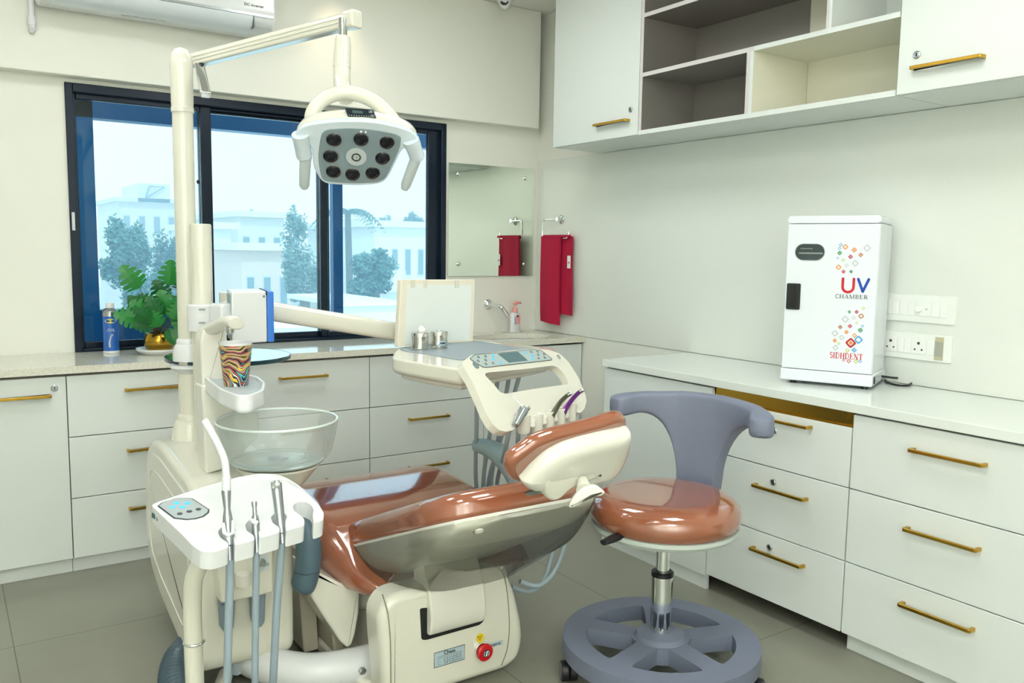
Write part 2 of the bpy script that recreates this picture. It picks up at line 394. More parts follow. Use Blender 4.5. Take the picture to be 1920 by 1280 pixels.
# stone counter with an oval opening
bm_ = MB(); ex, ey, rx, ry = 2.69, 3.985, 0.262, 0.158
outer = [(-1.6, 3.782), (3.072, 3.782), (3.072, YB - .002), (-1.6, YB - .002)]
inner = [(ex + rx * math.cos(2 * PI * k / 40), ey + ry * math.sin(2 * PI * k / 40)) for k in range(40)]
def holed(mb, outer, inner, w0, w1, F):
    vs = []
    for w in (w0, w1):
        lo = [mb.bm.verts.new(F(u, v, w)) for u, v in outer]; li = [mb.bm.verts.new(F(u, v, w)) for u, v in inner]
        e = [mb.bm.edges.new((a, b)) for L in (lo, li) for a, b in zip(L, L[1:] + L[:1])]
        bmesh.ops.triangle_fill(mb.bm, use_beauty=True, edges=e); vs.append((lo, li))
    for k in (0, 1):
        A, B = vs[0][k], vs[1][k]
        for i in range(len(A)): mb.face((A[i], A[(i + 1) % len(A)], B[(i + 1) % len(A)], B[i]))
    return mb
holed(bm_, outer, inner, 0.840, CT, FX)
o = obj('stone_counter', bm_, STONE); prop(o, 'speckled pale stone countertop along the window wall with an oval sink opening', 'countertop')
b = MB(); pr = [(1.0, -.032), (.97, -.06), (.86, -.11), (.6, -.15), (.2, -.16)]
b.lathe(pr + [(.2, -.168), (.63, -.158), (.9, -.115), (1.01, -.06), (1.06, -.032)], (ex, ey, CT), 40, cap0=False, cap1=False, sx=rx * .99, sy=ry * .99)
bs = obj('wash_basin', b, WHITEP); prop(bs, 'white oval wash basin sunk in the stone counter', 'sink')
obj('drain', MB().lathe([(.022, -.158), (.022, -.155), (.004, -.157)], (ex, ey, CT), 20), CHROME, bs)

# ================================================================== right run of base cabinets
XF = 2.52
FRr = fx(XF)                        # u = -y, v = z
def right_unit(name, label, cat, y0, y1, fr, plinth=None, group=None):
    r = thing(name, label, cat, (2.79, (y0 + y1) / 2, 0), group)
    obj('body', MB().box(XF + .0185, XR - .01, y0 + .001, y1 - .001, Z1, 0.836), CARC, r)
    if plinth: obj('plinth', MB().box(plinth, plinth + .016, y0 + .001, y1 - .001, 0, Z1 - .003), LAM, r)
    else: obj('plinth', MB().box(2.95, 2.966, y0 + .001, y1 - .001, 0, Z1 - .001), LAM, r)
    for k in fr: front(k[0], FRr, *k[1], r, **k[2])
    return r
right_unit('base_cabinet', 'white base cabinet with a plain door behind the rolling stool', 'cabinet', 2.292, 2.95,
           [('door', (-2.95, -2.292, 0.055, 0.832), {})], plinth=2.528)
u2 = right_unit('drawer_unit', 'white three-drawer unit with keyholes and a gold strip under the counter', 'drawer unit', 1.669, 2.29,
           [('drawer', (-2.29, -1.669, Z1, Z2), dict(hc=-1.939, hz=0.252, lk=(-1.981, 0.274))),
            ('drawer', (-2.29, -1.669, Z2, Z3), dict(hc=-1.941, hz=0.497, lk=(-1.979, 0.523))),
            ('drawer', (-2.29, -1.669, Z3, 0.785), dict(hc=-1.94, hz=0.757, lk=(-1.985, 0.716)))])
b = MB(); b.rings([[(x, y, z) for x, z in ((XF + .019, .83), (XF + .008, .836), (XF + .0125, .836), (XF + .014, .79), (XF + .003, .787), (XF + .003, .783), (XF + .0185, .783))] for y in (1.671, 2.288)])
obj('gold_pull_strip', b, GOLD, u2, label='gold pull strip above the top drawer')
right_unit('drawer_unit', 'white three-drawer unit with long gold handles at the right edge of the room', 'drawer unit', 1.07, 1.667,
           [('drawer', (-1.667, -1.07, a, bb), dict(hc=-1.337, hz=h)) for a, bb, h in ((Z1, Z2, 0.252), (Z2, Z3, 0.50), (Z3, 0.832, 0.756))], plinth=2.56)
o = obj('white_counter', MB().box(2.506, XR - .007, -0.6, 2.953, 0.838, CT), TOPW, bevel=0.002)
prop(o, 'white laminate countertop along the right wall', 'countertop')

# ================================================================== wall cabinets on the right
UX = 2.727; UB = 1.903; UT = 2.74
FU = fx(UX)
def upper(name, label, y0, y1, hc, hz, L, lk):
    r = thing(name, label, 'cabinet', (2.9, (y0 + y1) / 2, UB))
    obj('body', MB().box(UX + .0185, XR - .001, y0 + .001, y1 - .001, UB, UT), LAM, r)
    front('door', FU, -y1, -y0, UB, UT, r, hc=hc, hz=hz, L=L, lk=lk)
upper('wall_cabinet', 'white wall cabinet with a single door beside the open shelves, nearest the corner', 3.002, 3.663, -3.18, 1.977, 0.243, (-3.056, 2.026))
upper('wall_cabinet', 'white wall cabinet with a lock above its gold handle at the upper right', 1.05, 1.715, -1.538, 1.981, 0.236, (-1.648, 2.026))
sh = thing('open_shelf', 'open wall shelf with taupe and cream compartments between two white doors', 'shelf', (2.9, 2.36, UB))
SX1 = XR - .002; ya, yb_ = 1.718, 3.0
obj('back_panel', MB().box(SX1 - .006, SX1, 2.337, yb_ - .018, UB + .02, UT), GREYLAM, sh, label='taupe back panel')
obj('back_panel', MB().box(SX1 - .006, SX1, ya, 2.336, UB + .02, UT), CREAMLAM, sh, label='cream back panel')
def board(name, y0, y1, z0, z1, under, x0=UX):
    b = MB(); b.box(x0 + .0012, SX1 - .006, y0, y1, z0, z1)
    o = obj(name, b, under, sh)
    obj('edging', MB().box(x0, x0 + .0012, y0, y1, z0, z1), EDGE if under is GREYLAM else LAM, o)
    return o
board('bottom_board', ya, yb_, UB, UB + .0195, LAM)
board('side_panel', yb_ - .018, yb_, UB + .0195, UT, GREYLAM)
board('shelf_board', 2.337, yb_ - .018, 2.163, 2.181, GREYLAM)
board('shelf_board', ya, 2.336, 2.163, 2.181, CREAMLAM)
board('shelf_board', 1.99, yb_ - .018, 2.428, 2.446, GREYLAM)
board('divider', 2.355, 2.372, UB + .0195, 2.163, GREYLAM)
board('divider', 2.337, 2.3545, UB + .0195, 2.163, CREAMLAM)
board('divider', 1.998, 2.008, 2.181, UT, GREYLAM)
board('divider', 1.985, 1.9975, 2.181, UT, LAM)
obj('white_liner', MB().box(SX1 - .012, SX1 - .006, ya, 1.985, 2.181, UT), LAM, sh, label='white liner of the upper right compartment')

# ================================================================== air conditioner, pipe, dome camera
ac = thing('air_conditioner', 'white split air conditioner high on the window wall beam', 'air conditioner', (0.86, 4.1, 2.33))
prof = [(4.189, 2.362), (4.10, 2.335), (4.02, 2.345), (3.985, 2.372), (3.970, 2.40), (3.965, 2.44), (3.975, 2.64), (4.0, 2.655), (4.189, 2.655)]
ax0, ax1 = 0.385, 1.345
b = MB(); b.rings([[(x, y, z) for y, z in prof] for x in (ax0, ax1)])
obj('body', b, WHITEP, ac, bevel=0.01, seg=3)
b = MB(); pf = [(4.06, 2.339), (4.012, 2.344), (3.979, 2.366), (3.964, 2.392), (3.962, 2.402), (3.972, 2.402), (3.99, 2.372), (4.06, 2.345)]
b.rings([[(x, y, z) for y, z in pf] for x in (0.43, 1.24)]); obj('air_flap', b, mat('ac_flap_white', (222, 230, 236), .2, coat=.3, noise=.01), ac)
obj('chrome_strip', MB().box(0.40, 1.333, 3.962, 3.975, 2.404, 2.415), STEEL, ac)
obj('flap_gap', MB().box(1.2405, 1.2445, 3.962, 4.02, 2.352, 2.402), mat('grey_gap', (90, 100, 104), .6, noise=.02), ac)
text('lettering', 'DC Inverter', 0.018, Fr((1.245, 3.9640, 2.449), (1, 0, 0), (0, .05, 1)), mat('ink_grey', (60, 66, 70), .6, noise=.02), ac)
b = MB(); Fa = Fr((0.70, 4.06, 2.3385), (1, 0, 0), (0, -1, .125))
for u, v, l in ((0, .0, .035), (.042, .004, .03), (.078, .0, .028), (.112, .006, .03), (.15, .004, .03)): b.box(u, u + l, v, v + .008, 0, .001, Fa)
obj('printed_marks', b, mat('pale_print', (176, 186, 184), .6, noise=.02), ac)
b = MB(); p0 = at(58, 6, 'y', 4.16); p1 = at(60, 50, 'y', 4.16)
b.tube([p0 + Vector((0, 0, .25)), p1 + Vector((0, 0, .03)), p1, p1 + Vector((0, .012, -.012)), p1 + Vector((0, .028, -.012))], [.0125, .0125, .013, .0125, .011], 14)
b.lathe([(.0165, 0), (.0165, .035)], p1 + Vector((0, 0, .005)), 16)
o = obj('drain_pipe', b, WHITEP); prop(o, 'short white pipe with an elbow left of the air conditioner', 'pipe')
cc = thing('security_camera', 'small white dome security camera on the ceiling by the beam', 'camera', (2.65, 4.03, ZC))
q = at(946, 6, 'y', 4.05)
obj('housing', MB().lathe([(.052, 2.76 - q.z), (.05, .022), (.042, .004), (.034, -.012)], (q.x, q.y, q.z + .008), 24), WHITEP, cc)
Fc = Fr(q, (1, 0, 0), (0, -.5, 1)); 
obj('eyeball', MB().ball(q + Vector((0, -.004, 0)), .033), WHITEP, cc)
Fe = Fr(q, CR, -CD)
obj('lens', MB().lathe([(.024, .022), (.022, .031), (.012, .034)], q, 20, Fe), BLACK, cc)

# ================================================================== corner: mirror, towel, tap, soap
mi = thing('wall_mirror', 'square frameless mirror with four chrome studs beside the window', 'mirror', (2.735, YB, 1.53))
FM = fy(YB - .012)
obj('mirror_glass', MB().box(2.436, 3.034, 1.207, 1.853, -.006, 0, FM), [mat('mirror_silver', (226, 234, 224), 0.015, 1.0)], mi)
for (u, v) in ((2.503, 1.792), (2.970, 1.795), (2.973, 1.278), (2.505, 1.277)):
    obj('stud', MB().lathe([(.012, -.004), (.012, .006), (.010, .010), (.004, .012)], FM(u, v), 16, FM), CHROME, mi)
obj('backing', MB().box(2.44, 3.03, 1.211, 1.849, -.0118, -.006, FM), mat('mirror_edge_green', (96, 120, 108), .3, noise=.02), mi)
tr_ = thing('towel_ring', 'chrome towel ring on the right wall beside the mirror', 'towel ring', (XR, 4.015, 1.55))
FT = fx(XR - .006); uc = -4.015
b = MB(); b.lathe([(.026, 0), (.026, .006), (.02, .011), (.012, .014), (.011, .04)], FT(uc, 1.547), 24, FT); obj('rose', b, CHROME, tr_)
pts = [FT(uc, 1.547, .038), FT(-4.12, 1.547, .04), FT(-4.145, 1.54, .042), FT(-4.15, 1.51, .043), FT(-4.15, 1.455, .043), FT(-4.143, 1.436, .043), FT(-3.91, 1.436, .043), FT(-3.897, 1.445, .043), FT(-3.895, 1.472, .043)]
obj('ring_bar', MB().tube(pts, .0052, 10), CHROME, tr_)
def towel():
    # two hanging sheets folded over the bar, with soft folds
    mb = MB()
    def sheet(y0, y1, z1, zb0, zb1, xo, ph, amp, th):
        nu, nv = 26, 16
        def P(i, j, s):
            a = i / nu; v = j / nv; y = y0 + (y1 - y0) * a; zb = zb0 + (zb1 - zb0) * a
            y += 0.010 * math.sin(v * 3 + ph) * v
            z = z1 + (zb - z1) * v
            x = xo + amp * (0.35 + 0.65 * v) * math.sin(a * 7.5 + ph + v * .6) + s * th
            return Vector((x, y, z))
        rows = []
        for j in range(nv + 1):
            rows.append([P(i, j, -1) for i in range(nu + 1)] + [P(i, j, 1) for i in range(nu, -1, -1)])
        mb.rings(rows)
    sheet(4.138, 3.955, 1.447, 0.938, 0.925, XR - .063, 0.4, .006, .006)
    sheet(4.03, 3.875, 1.445, 0.992, 0.987, XR - .034, 2.0, .005, .006)
    # fold over the bar
    mb.rings([[Vector((XR - .049 + .0155 * math.cos(t) * 1.0, y, 1.440 + .0155 * math.sin(t))) for t in [PI * k / 8 for k in range(9)]] + [Vector((XR - .049 + .006 * math.cos(t), y, 1.440 + .006 * math.sin(t))) for t in [PI * k / 8 for k in range(8, -1, -1)]] for y in (4.135, 4.05, 3.97, 3.885)])
    return mb
tw = obj('hand_towel', towel(), RED); prop(tw, 'crimson hand towel folded over the chrome ring', 'towel')
obj('care_label', MB().box(-3.902, -3.872, 1.262, 1.335, .0415, .043, FT), WHITEP, tw, label='small white care label')
obj('stripe', MB().box(-3.897, -3.877, 1.290, 1.300, .043, .0435, FT), mat('label_pink', (220, 120, 150), .7, noise=.02), tw)
tp = thing('wall_tap', 'chrome wall tap spout pointing down over the basin', 'tap', (2.727, YB, 1.034))
FK = fy(YB)
obj('wall_flange', MB().lathe([(.032, 0), (.032, .004), (.024, .012), (.013, .02)], FK(2.72, 1.036), 28, FK), CHROME, tp)
a0 = Vector((2.72, YB - .01, 1.036)); a1 = at(938, 575, 'y', 4.13); a2 = at(943, 580, 'y', 4.12); a3 = at(950, 591, 'y', 4.11)
obj('spout', MB().tube(smooth([a0, a0 + (a1 - a0) * .5 + Vector((0, 0, .004)), a1, a2, a3], 5, False), .0125, 16), CHROME, tp)
obj('nozzle', MB().tube([a2 + (a3 - a2) * .4, a3, a3 + (a3 - a2) * .35], [.0145, .0145, .013], 16), CHROME, tp)
sp = thing('soap_bottle', 'white pump soap bottle with a pink pump by the basin', 'soap dispenser', (2.86, 4.19, CT))
b = MB(); b.lathe([(.034, 0), (.036, .006), (.035, .06), (.033, .10), (.026, .118), (.012, .124)], (2.86, 4.19, CT + .0005), 28, sy=.62)
obj('bottle', b, WHITEP, sp)
PINK = mat('pink_plastic', (236, 170, 160), .35, noise=.02)
obj('collar', MB().lathe([(.017, .122), (.017, .145), (.008, .148), (.008, .168)], (2.86, 4.19, CT), 20), PINK, sp)
obj('pump_head', MB().tube([Vector((2.85, 4.185, CT + .17)), Vector((2.865, 4.185, CT + .178)), Vector((2.895, 4.185, CT + .180)), Vector((2.902, 4.185, CT + .174))], [.010, .012, .007, .005], 12), PINK, sp)
Fs = fy(4.19 - .0225)
Fs = Fr((2.86, 4.1675, CT), (1, 0, 0), (0, 0, 1))
obj('label_patch', MB().prism(rr(.002, .024, .052, .105, .006), -.002, .0008, Fs), mat('label_rose', (236, 150, 150), .5, noise=.02), sp)
obj('label_spot', MB().lathe([(.007, 0), (.007, .0012)], Fs(.004, .098), 14, Fs), mat('label_dark', (70, 74, 80), .5, noise=.02), sp)
b = MB()
for k in range(7): b.box(-.016, -.016 + (.014, .012, .013, .010, .013, .011, .012)[k], .050 + k * .0065, .0535 + k * .0065, -.0005, .0008, Fs)
obj('label_print', b, mat('label_blue', (120, 124, 176), .5, noise=.02), sp)

# ================================================================== things on the window counter
can = thing('spray_can', 'blue spray can with a yellow oval label left of the potted plant', 'spray can', (0.632, 4.17, CT))
cx, cy = 0.632, 4.17
obj('can_body', MB().lathe([(.033, .005), (.0335, .012), (.0335, .168)], (cx, cy, CT), 28), mat('can_blue', (28, 100, 190), .25, coat=.4, noise=.03), can)
obj('base_rim', MB().lathe([(.034, 0), (.035, .004), (.0335, .012)], (cx, cy, CT + .0005), 28), WHITEP, can)
obj('shoulder', MB().lathe([(.0335, .168), (.0335, .186), (.035, .188), (.034, .192), (.022, .203), (.018, .205)], (cx, cy, CT), 28), STEEL, can)
obj('cap', MB().lathe([(.0175, .205), (.0175, .225), (.016, .228)], (cx, cy, CT), 24), WHITEP, can)
hv = Vector((-cx, -cy, 0)).normalized(); Fcan = Fr(Vector((cx, cy, CT)) + hv * .0342, Vector((-hv.y, hv.x, 0)) , (0, 0, 1))
def wrap(pts, z0, name, m, par, R=.0339, c=(cx, cy)):
    mb = MB(); a0 = math.atan2(hv.y, hv.x)
    n = len(pts); ctr = mb.bm.verts.new(Vector((c[0] + math.cos(a0) * R, c[1] + math.sin(a0) * R, CT + z0)))
    vs = [mb.bm.verts.new(Vector((c[0] + math.cos(a0 + u / R) * R, c[1] + math.sin(a0 + u / R) * R, CT + z0 + v))) for u, v in pts]
    for i in range(n): mb.face((ctr, vs[i], vs[(i + 1) % n]))
    return obj(name, mb, m, par)
wrap([(.024 * math.cos(2 * PI * k / 24), .010 * math.sin(2 * PI * k / 24)) for k in range(24)], .148, 'yellow_oval', mat('label_yellow', (226, 214, 40), .4, noise=.02), can)
b = MB()
for k in range(9): b.box(-.0165 + k * .0038, -.0142 + k * .0038, .1465, .1495 + (.001 if k in (0, 5) else 0), .0000, .0006, Fcan)
obj('printed_name', b, mat('can_ink', (40, 84, 60), .5, noise=.02), can)
text('lettering', 'Cleaning\nLubrication', .0075, Fcan.shift(0, .108, .0006), WHITEP, can)
obj('handpiece_picture', MB().tube([Fcan(-.006, .03, .0004), Fcan(-.006, .055, .0004), Fcan(.0, .078, .0004), Fcan(.008, .088, .0004)], [.004, .0038, .003, .0045], 8), mat('print_silver', (196, 206, 214), .4, noise=.02), can)

sa = obj('plant_saucer', MB().lathe([(.04, 0), (.075, .0), (.098, .018), (.1, .026), (.094, .026), (.072, .008), (.01, .008)], (0.815, 4.055, CT + .0005), 40), WHITEP)
prop(sa, 'round white saucer under the brass plant pot', 'saucer')
pt = thing('potted_plant', 'green split-leaf plant in a brass pot in front of the window', 'plant', (0.815, 4.055, CT + .009))
pc = Vector((0.815, 4.055, CT + .009))
obj('pot', MB().lathe([(.038, 0), (.056, .012), (.068, .04), (.066, .066), (.056, .086), (.050, .086), (.058, .064), (.01, .062)], pc, 40), mat('brass', (176, 140, 54), .2, 1.0, noise=.08, nscale=14), pt)
obj('soil', MB().lathe([(.055, .066), (.02, .069)], pc, 24), mat('soil', (52, 40, 28), .9, noise=.4, nscale=60), pt)
LEAF = [mat('leaf_green', (22, 124, 44), .35, noise=.25, nscale=9), mat('leaf_dark_green', (16, 98, 42), .35, noise=.25, nscale=9)]
def leaf(tip, base, size, k, cut=True, roll=0.0, nrm=None):
    """leaf blade from base towards tip with split lobes; a solid thin blade with a bend"""
    mb = MB(); d = (tip - base); L = size; d.normalize()
    n = nrm or (CAM - base).normalized(); s = d.cross(n).normalized(); n = s.cross(d)
    s2 = s * math.cos(roll) + n * math.sin(roll); n2 = d.cross(s2) * -1
    lobes = 5; W = size * .46
    def wdt(t): return W * (math.sin(PI * min(1, (t * .88 + .12) ** .72)) ** .7)
    for sd in (1, -1):
        for i in range(lobes):
            t0 = -.10 + i / lobes * 1.06; t1 = -.10 + (i + 1) / lobes * 1.06; g = .026 if cut and i else .0
            a0 = max(0.0, t0); a1 = max(0.02, min(1, t1)); pts = []
            m0, m1 = max(.02, t0 + g), min(.999, t1 - (g if i < lobes - 1 else 0))
            skew = .16 * (1 - i / lobes)
            o0, o1 = wdt(max(.02, m0)), wdt(max(.02, m1))
            q = [(a0, 0), (a1, 0), (a1 + skew * .2, o1 * .42)]
            q += [(m1 + skew * .25, o1 * .6), (m1 + skew * .35 - .02, o1 * .93), ((m0 + m1) / 2 + skew * .3, (o0 + o1) / 2 * 1.02), (m0 + skew * .3 + .02, o0 * .95), (m0 + skew * .25, o0 * .55), (a0 + skew * .2, o0 * .40)]
            top = []
            for t, w_ in q:
                bend = -.20 * size * t * t - .5 * w_ * w_ / size
                p = base + d * (t * L) + s2 * (sd * w_) + n2 * bend
                top.append(p)
            if sd < 0: top.reverse()
            th = n2 * .0008
            mb.rings([[p for p in top], [p + th for p in top]])
    return obj('leaf', mb, LEAF[k], pt)
sb = MB()
crown = pc + Vector((0, 0, .075))
specs = [((262, 540), (228, 497), 4.05, .125), ((262, 578), (240, 550), 4.03, .075), ((318, 535), (322, 500), 4.06, .12), ((340, 545), (345, 508), 4.08, .11), ((285, 590), (252, 570), 3.99, .11),
         ((300, 590), (280, 560), 3.97, .10), ((318, 590), (300, 545), 3.99, .12), ((330, 590), (345, 550), 4.0, .11), ((262, 597), (222, 589), 3.98, .11), ((290, 607), (246, 614), 3.97, .09),
         ((322, 610), (352, 596), 3.96, .10), ((318, 616), (322, 632), 3.93, .075), ((300, 612), (285, 590), 3.94, .085), ((310, 560), (295, 535), 4.08, .10), ((335, 570), (362, 548), 4.07, .10),
         ((290, 575), (268, 560), 4.05, .09), ((345, 600), (385, 560), 4.08, .10), ((345, 590), (400, 568), 4.1, .10), ((326, 600), (335, 570), 3.95, .09), ((282, 600), (262, 588), 3.93, .085)]
for i, (bp_, tp_, Y, sz) in enumerate(specs):
    B = at(*bp_, 'y', Y); T = at(*tp_, 'y', Y - .015)
    leaf(T, B, sz, i % 2 if i != 0 else 0, cut=(i not in (1, 11)), roll=rnd.uniform(-.35, .35))
    mid = (crown + B) * .5 + Vector((0, 0, .01)); sb.tube(smooth([crown + Vector((rnd.uniform(-.012, .012), rnd.uniform(-.012, .012), -.01)), mid, B, B + (T - B) * .25], 4, False), .0018, 6)
obj('stems', sb, mat('stem_green', (70, 96, 44), .5, noise=.15), pt)
rb = MB()
for k in range(7):
    a = rnd.uniform(0, 2 * PI); rb.tube([crown + Vector((.01 * math.cos(a), .01 * math.sin(a), -.012)), crown + Vector((.03 * math.cos(a), .03 * math.sin(a), .035))], [.003, .0015], 6)
obj('red_shoots', rb, mat('shoot_red', (170, 70, 60), .5, noise=.15), pt, label='reddish young shoots')

# ================================================================== UV cabinet on the right counter
uv = thing('sterilizer_cabinet', 'white metal UV chamber cabinet with colourful square decals on the counter', 'sterilizer', (2.85, 1.98, CT))
FV = Fr((2.674, 2.09, CT), (.396, -.918, 0), (0, 0, 1))
UW, UD, UH = 0.326, 0.262, 0.635
UVW = mat('white_enamel', (232, 239, 246), .2, coat=.4, noise=.008)
obj('body', MB().box(0.004, UW, .055, UH - .028, -UD, -.012, FV), UVW, uv, bevel=0.003)
obj('base', MB().box(-.003, UW + .004, .012, .056, -UD - .003, .002, FV), UVW, uv, bevel=0.006, seg=3)
obj('top_cover', MB().slab(rr(-.001, UW + .002, UH - .028, UH, .012), -UD, .002, FV, .002), UVW, uv)
dr = obj('door', MB().box(.001, UW - .001, .0585, UH - .030, -.012, 0, FV), UVW, uv, bevel=0.002)
pw = rr(.032, .139, .471, .531, .0299, 8)
obj('window', MB().prism(pw, -.002, .0012, FV), mat('smoked_window', (58, 72, 74), .08, .3, spec=.8, noise=.5, nscale=14), dr)
wl_ = MB()
wl_.box(.045, .132, .494, .499, .0012, .0016, FV).box(.050, .095, .512, .5145, .0012, .0016, FV); obj('rack_bar', wl_, mat('rack_grey', (150, 160, 160), .3, .6, noise=.05), dr)
obj('window_trim', MB().tube([FV(u, v, .0012) for u, v in pw + pw[:1]], .0013, 6), STEEL, dr)
hd = obj('door_handle', MB().slab(rr(.008, .059, .283, .382, .005), .0, .006, FV, .002), BLACK, dr)
obj('recess', MB().box(.022, .046, .292, .374, .006, .0066, FV), mat('handle_shadow', (8, 10, 14), .5, noise=.03), hd)
for (u, w_) in ((.04, -.03), (.30, -.03), (.04, -.23), (.30, -.23)): obj('foot', MB().lathe([(.012, 0), (.012, .013)], FV(u, 0, w_), 14, Fr((0, 0, 0), (1, 0, 0), (0, 1, 0))), BLACK, uv)
Fsd = Fr(FV(UW + .004, 0, 0), -FV.ez, (0, 0, 1))
obj('rocker_switch', MB().prism(rr(.028, .046, .020, .046, .007), 0, .003, Fsd), BLACK, uv)
SER = mat('decal_black', (40, 40, 44), .5, noise=.02); DRED = mat('decal_red', (206, 28, 48), .45, noise=.02); DBLU = mat('decal_blue', (28, 74, 186), .45, noise=.02)
def stroke(name, pts, r, m, par, F): return obj(name, MB().tube([F(u, v, .0004) for u, v in pts], r, 8, flat=.12, up=None), m, par)
def flatline(pts, w):
    """outline polygon for a stroke of width w along pts"""
    L = []; R = []
    for i, p in enumerate(pts):
        a = Vector(pts[max(0, i - 1)]); c = Vector(pts[min(len(pts) - 1, i + 1)]); t = (c - a).normalized(); n = Vector((-t.y, t.x)) * w / 2
        L.append(tuple(Vector(p) + n)); R.append(tuple(Vector(p) - n))
    return L + R[::-1]
def decal_stroke(mb, pts, w, F, h=.0006, mi=0):
    mb.prism(flatline(pts, w), 0, h, F, mi)
    for e in (pts[0], pts[-1]): mb.lathe([(w / 2, 0), (w / 2, h)], F(*e), 14, F, mi=mi)
def serif(name, body, h, F, m, par, sx=1.0, tk=.15, tn=.055, gap=.10):
    A = lambda cx, cy, rx, ry, a0, a1, n=9: [(cx + rx * math.cos(math.radians(a0 + (a1 - a0) * k / n)), cy + ry * math.sin(math.radians(a0 + (a1 - a0) * k / n))) for k in range(n + 1)]
    V = lambda x, w=tk: [([(x, 0), (x, 1)], w), ([(x - .17, .025), (x + .17, .025)], tn), ([(x - .17, .975), (x + .17, .975)], tn)]
    GL_ = {'C': (.86, [(A(.48, .5, .38, .48, 60, 300, 14), tk * .8), ([(.68, .78), (.70, .96)], tn)]),
         'H': (1.05, V(.2) + V(.85) + [([(.2, .52), (.85, .52)], tn)]),
         'A': (1.0, [([(.12, 0), (.5, 1)], tn), ([(.5, 1), (.86, 0)], tk), ([(.26, .36), (.72, .36)], tn), ([(0, .025), (.26, .025)], tn), ([(.70, .025), (1.0, .025)], tn)]),
         'M': (1.3, V(.2, tn) + V(1.1) + [([(.2, 1), (.62, .05)], tk), ([(.62, .05), (1.1, 1)], tn)]),
         'B': (.86, V(.2) + [([(.2, .975)] + A(.45, .76, .26, .215, 90, -90) + [(.2, .545)], tk * .6), ([(.2, .545)] + A(.48, .285, .30, .26, 90, -90) + [(.2, .025)], tk * .6)]),
         'E': (.86, V(.2) + [([(.2, .975), (.74, .975), (.76, .80)], tn), ([(.2, .52), (.58, .52)], tn), ([(.58, .42), (.58, .62)], tn), ([(.2, .025), (.76, .025), (.80, .22)], tn)]),
         'R': (.98, V(.2) + [([(.2, .975)] + A(.46, .745, .27, .23, 90, -90) + [(.2, .515)], tk * .6), ([(.45, .5), (.84, .03)], tk), ([(.80, .025), (.98, .025)], tn)]),
         'S': (.68, [(A(.34, .74, .24, .235, 40, 250, 10) + A(.36, .27, .25, .245, 80, -140, 10), tk * .75), ([(.53, .80), (.55, .97)], tn), ([(.14, .03), (.12, .22)], tn)]),
         'I': (.46, V(.23)), 'D': (1.02, V(.2) + [([(.2, .975)] + A(.42, .5, .48, .475, 90, -90, 14) + [(.2, .025)], tk * .6)]),
         'N': (1.08, V(.18, tn) + V(.88, tn) + [([(.16, 1), (.88, 0)], tk)]),
         'T': (.9, [([(.45, 0), (.45, 1)], tk), ([(.28, .025), (.62, .025)], tn), ([(.05, .975), (.85, .975)], tn), ([(.06, .975), (.04, .76)], tn), ([(.84, .975), (.86, .76)], tn)])}
    tot = sum(GL_[c][0] + gap for c in body) - gap; x = -tot / 2; mb = MB()
    for c in body:
        for pts, w_ in GL_[c][1]: mb.prism([(u * h, v * h) for u, v in flatline([((x + px_) * sx, py_ - .5) for px_, py_ in pts], w_)], 0, .0005, F)
        x += GL_[c][0] + gap
    return obj(name, mb, m, par)
Ud = MB(); uarc = [(.2085, .405)] + [(.2085, .378)] + [(.2275 + .019 * math.cos(a), .375 + .019 * math.sin(a)) for a in [PI + PI * k / 10 for k in range(11)]] + [(.2465, .405)]
decal_stroke(Ud, uarc, .0095, FV); obj('letter_u', Ud, DRED, uv, label='red letter U')
Vd = MB(); decal_stroke(Vd, [(.2615, .405), (.279, .360)], .0095, FV); decal_stroke(Vd, [(.279, .360), (.2975, .405)], .0095, FV, h=.0007); obj('letter_v', Vd, DBLU, uv, label='blue letter V')
serif('lettering', 'CHAMBER', .0145, FV.shift(.2415, .340, .0003), SER, uv, sx=1.05)
serif('lettering', 'SIDHDENT', .0225, FV.shift(.2345, .120, .0003), DRED, uv, sx=.66)
PAL = [mat('decal_' + n, c, .5, noise=.02) for n, c in (('orange', (232, 142, 44)), ('crimson', (196, 26, 84)), ('green', (34, 146, 84)), ('sky', (86, 166, 214)), ('grey', (196, 202, 206)), ('lime', (200, 206, 80)), ('brown', (190, 120, 70)), ('deepred', (190, 30, 36)))]
def decals(name, L):
    mb = MB()
    for (u, v, s, c, fill) in L:
        for (k, sz, wd) in ((0, s, s * .22),) + (((1, s * .38, s * .2),) if fill else ()):
            for a in range(4):
                pass
            o_ = [(x, y) for x, y in rr(-sz / 2, sz / 2, -sz / 2, sz / 2, sz * .2, 3)]
            i_ = [(x * (1 - 2 * wd / sz), y * (1 - 2 * wd / sz)) for x, y in o_]
            ca, sa_ = math.cos(PI / 4), math.sin(PI / 4)
            R_ = lambda p: FV(u + p[0] * ca - p[1] * sa_, v + p[0] * sa_ + p[1] * ca, .0007)
            A = [mb.bm.verts.new(R_(p)) for p in o_]; B = [mb.bm.verts.new(R_(p)) for p in i_]
            for q in range(len(A)): mb.face((A[q], A[(q + 1) % len(A)], B[(q + 1) % len(A)], B[q]), c if k == 0 else (c + 1) % 8 if fill == 2 else c)
    return obj(name, mb, PAL, uv, label='scattered coloured square outlines')
U = lambda x, y: FV.px([(1460 + x / 3.767, 400 + y / 3.767)])[0]
def DL(raw): return [U(x, y) + (s * .86, c, f) for x, y, s, c, f in raw]
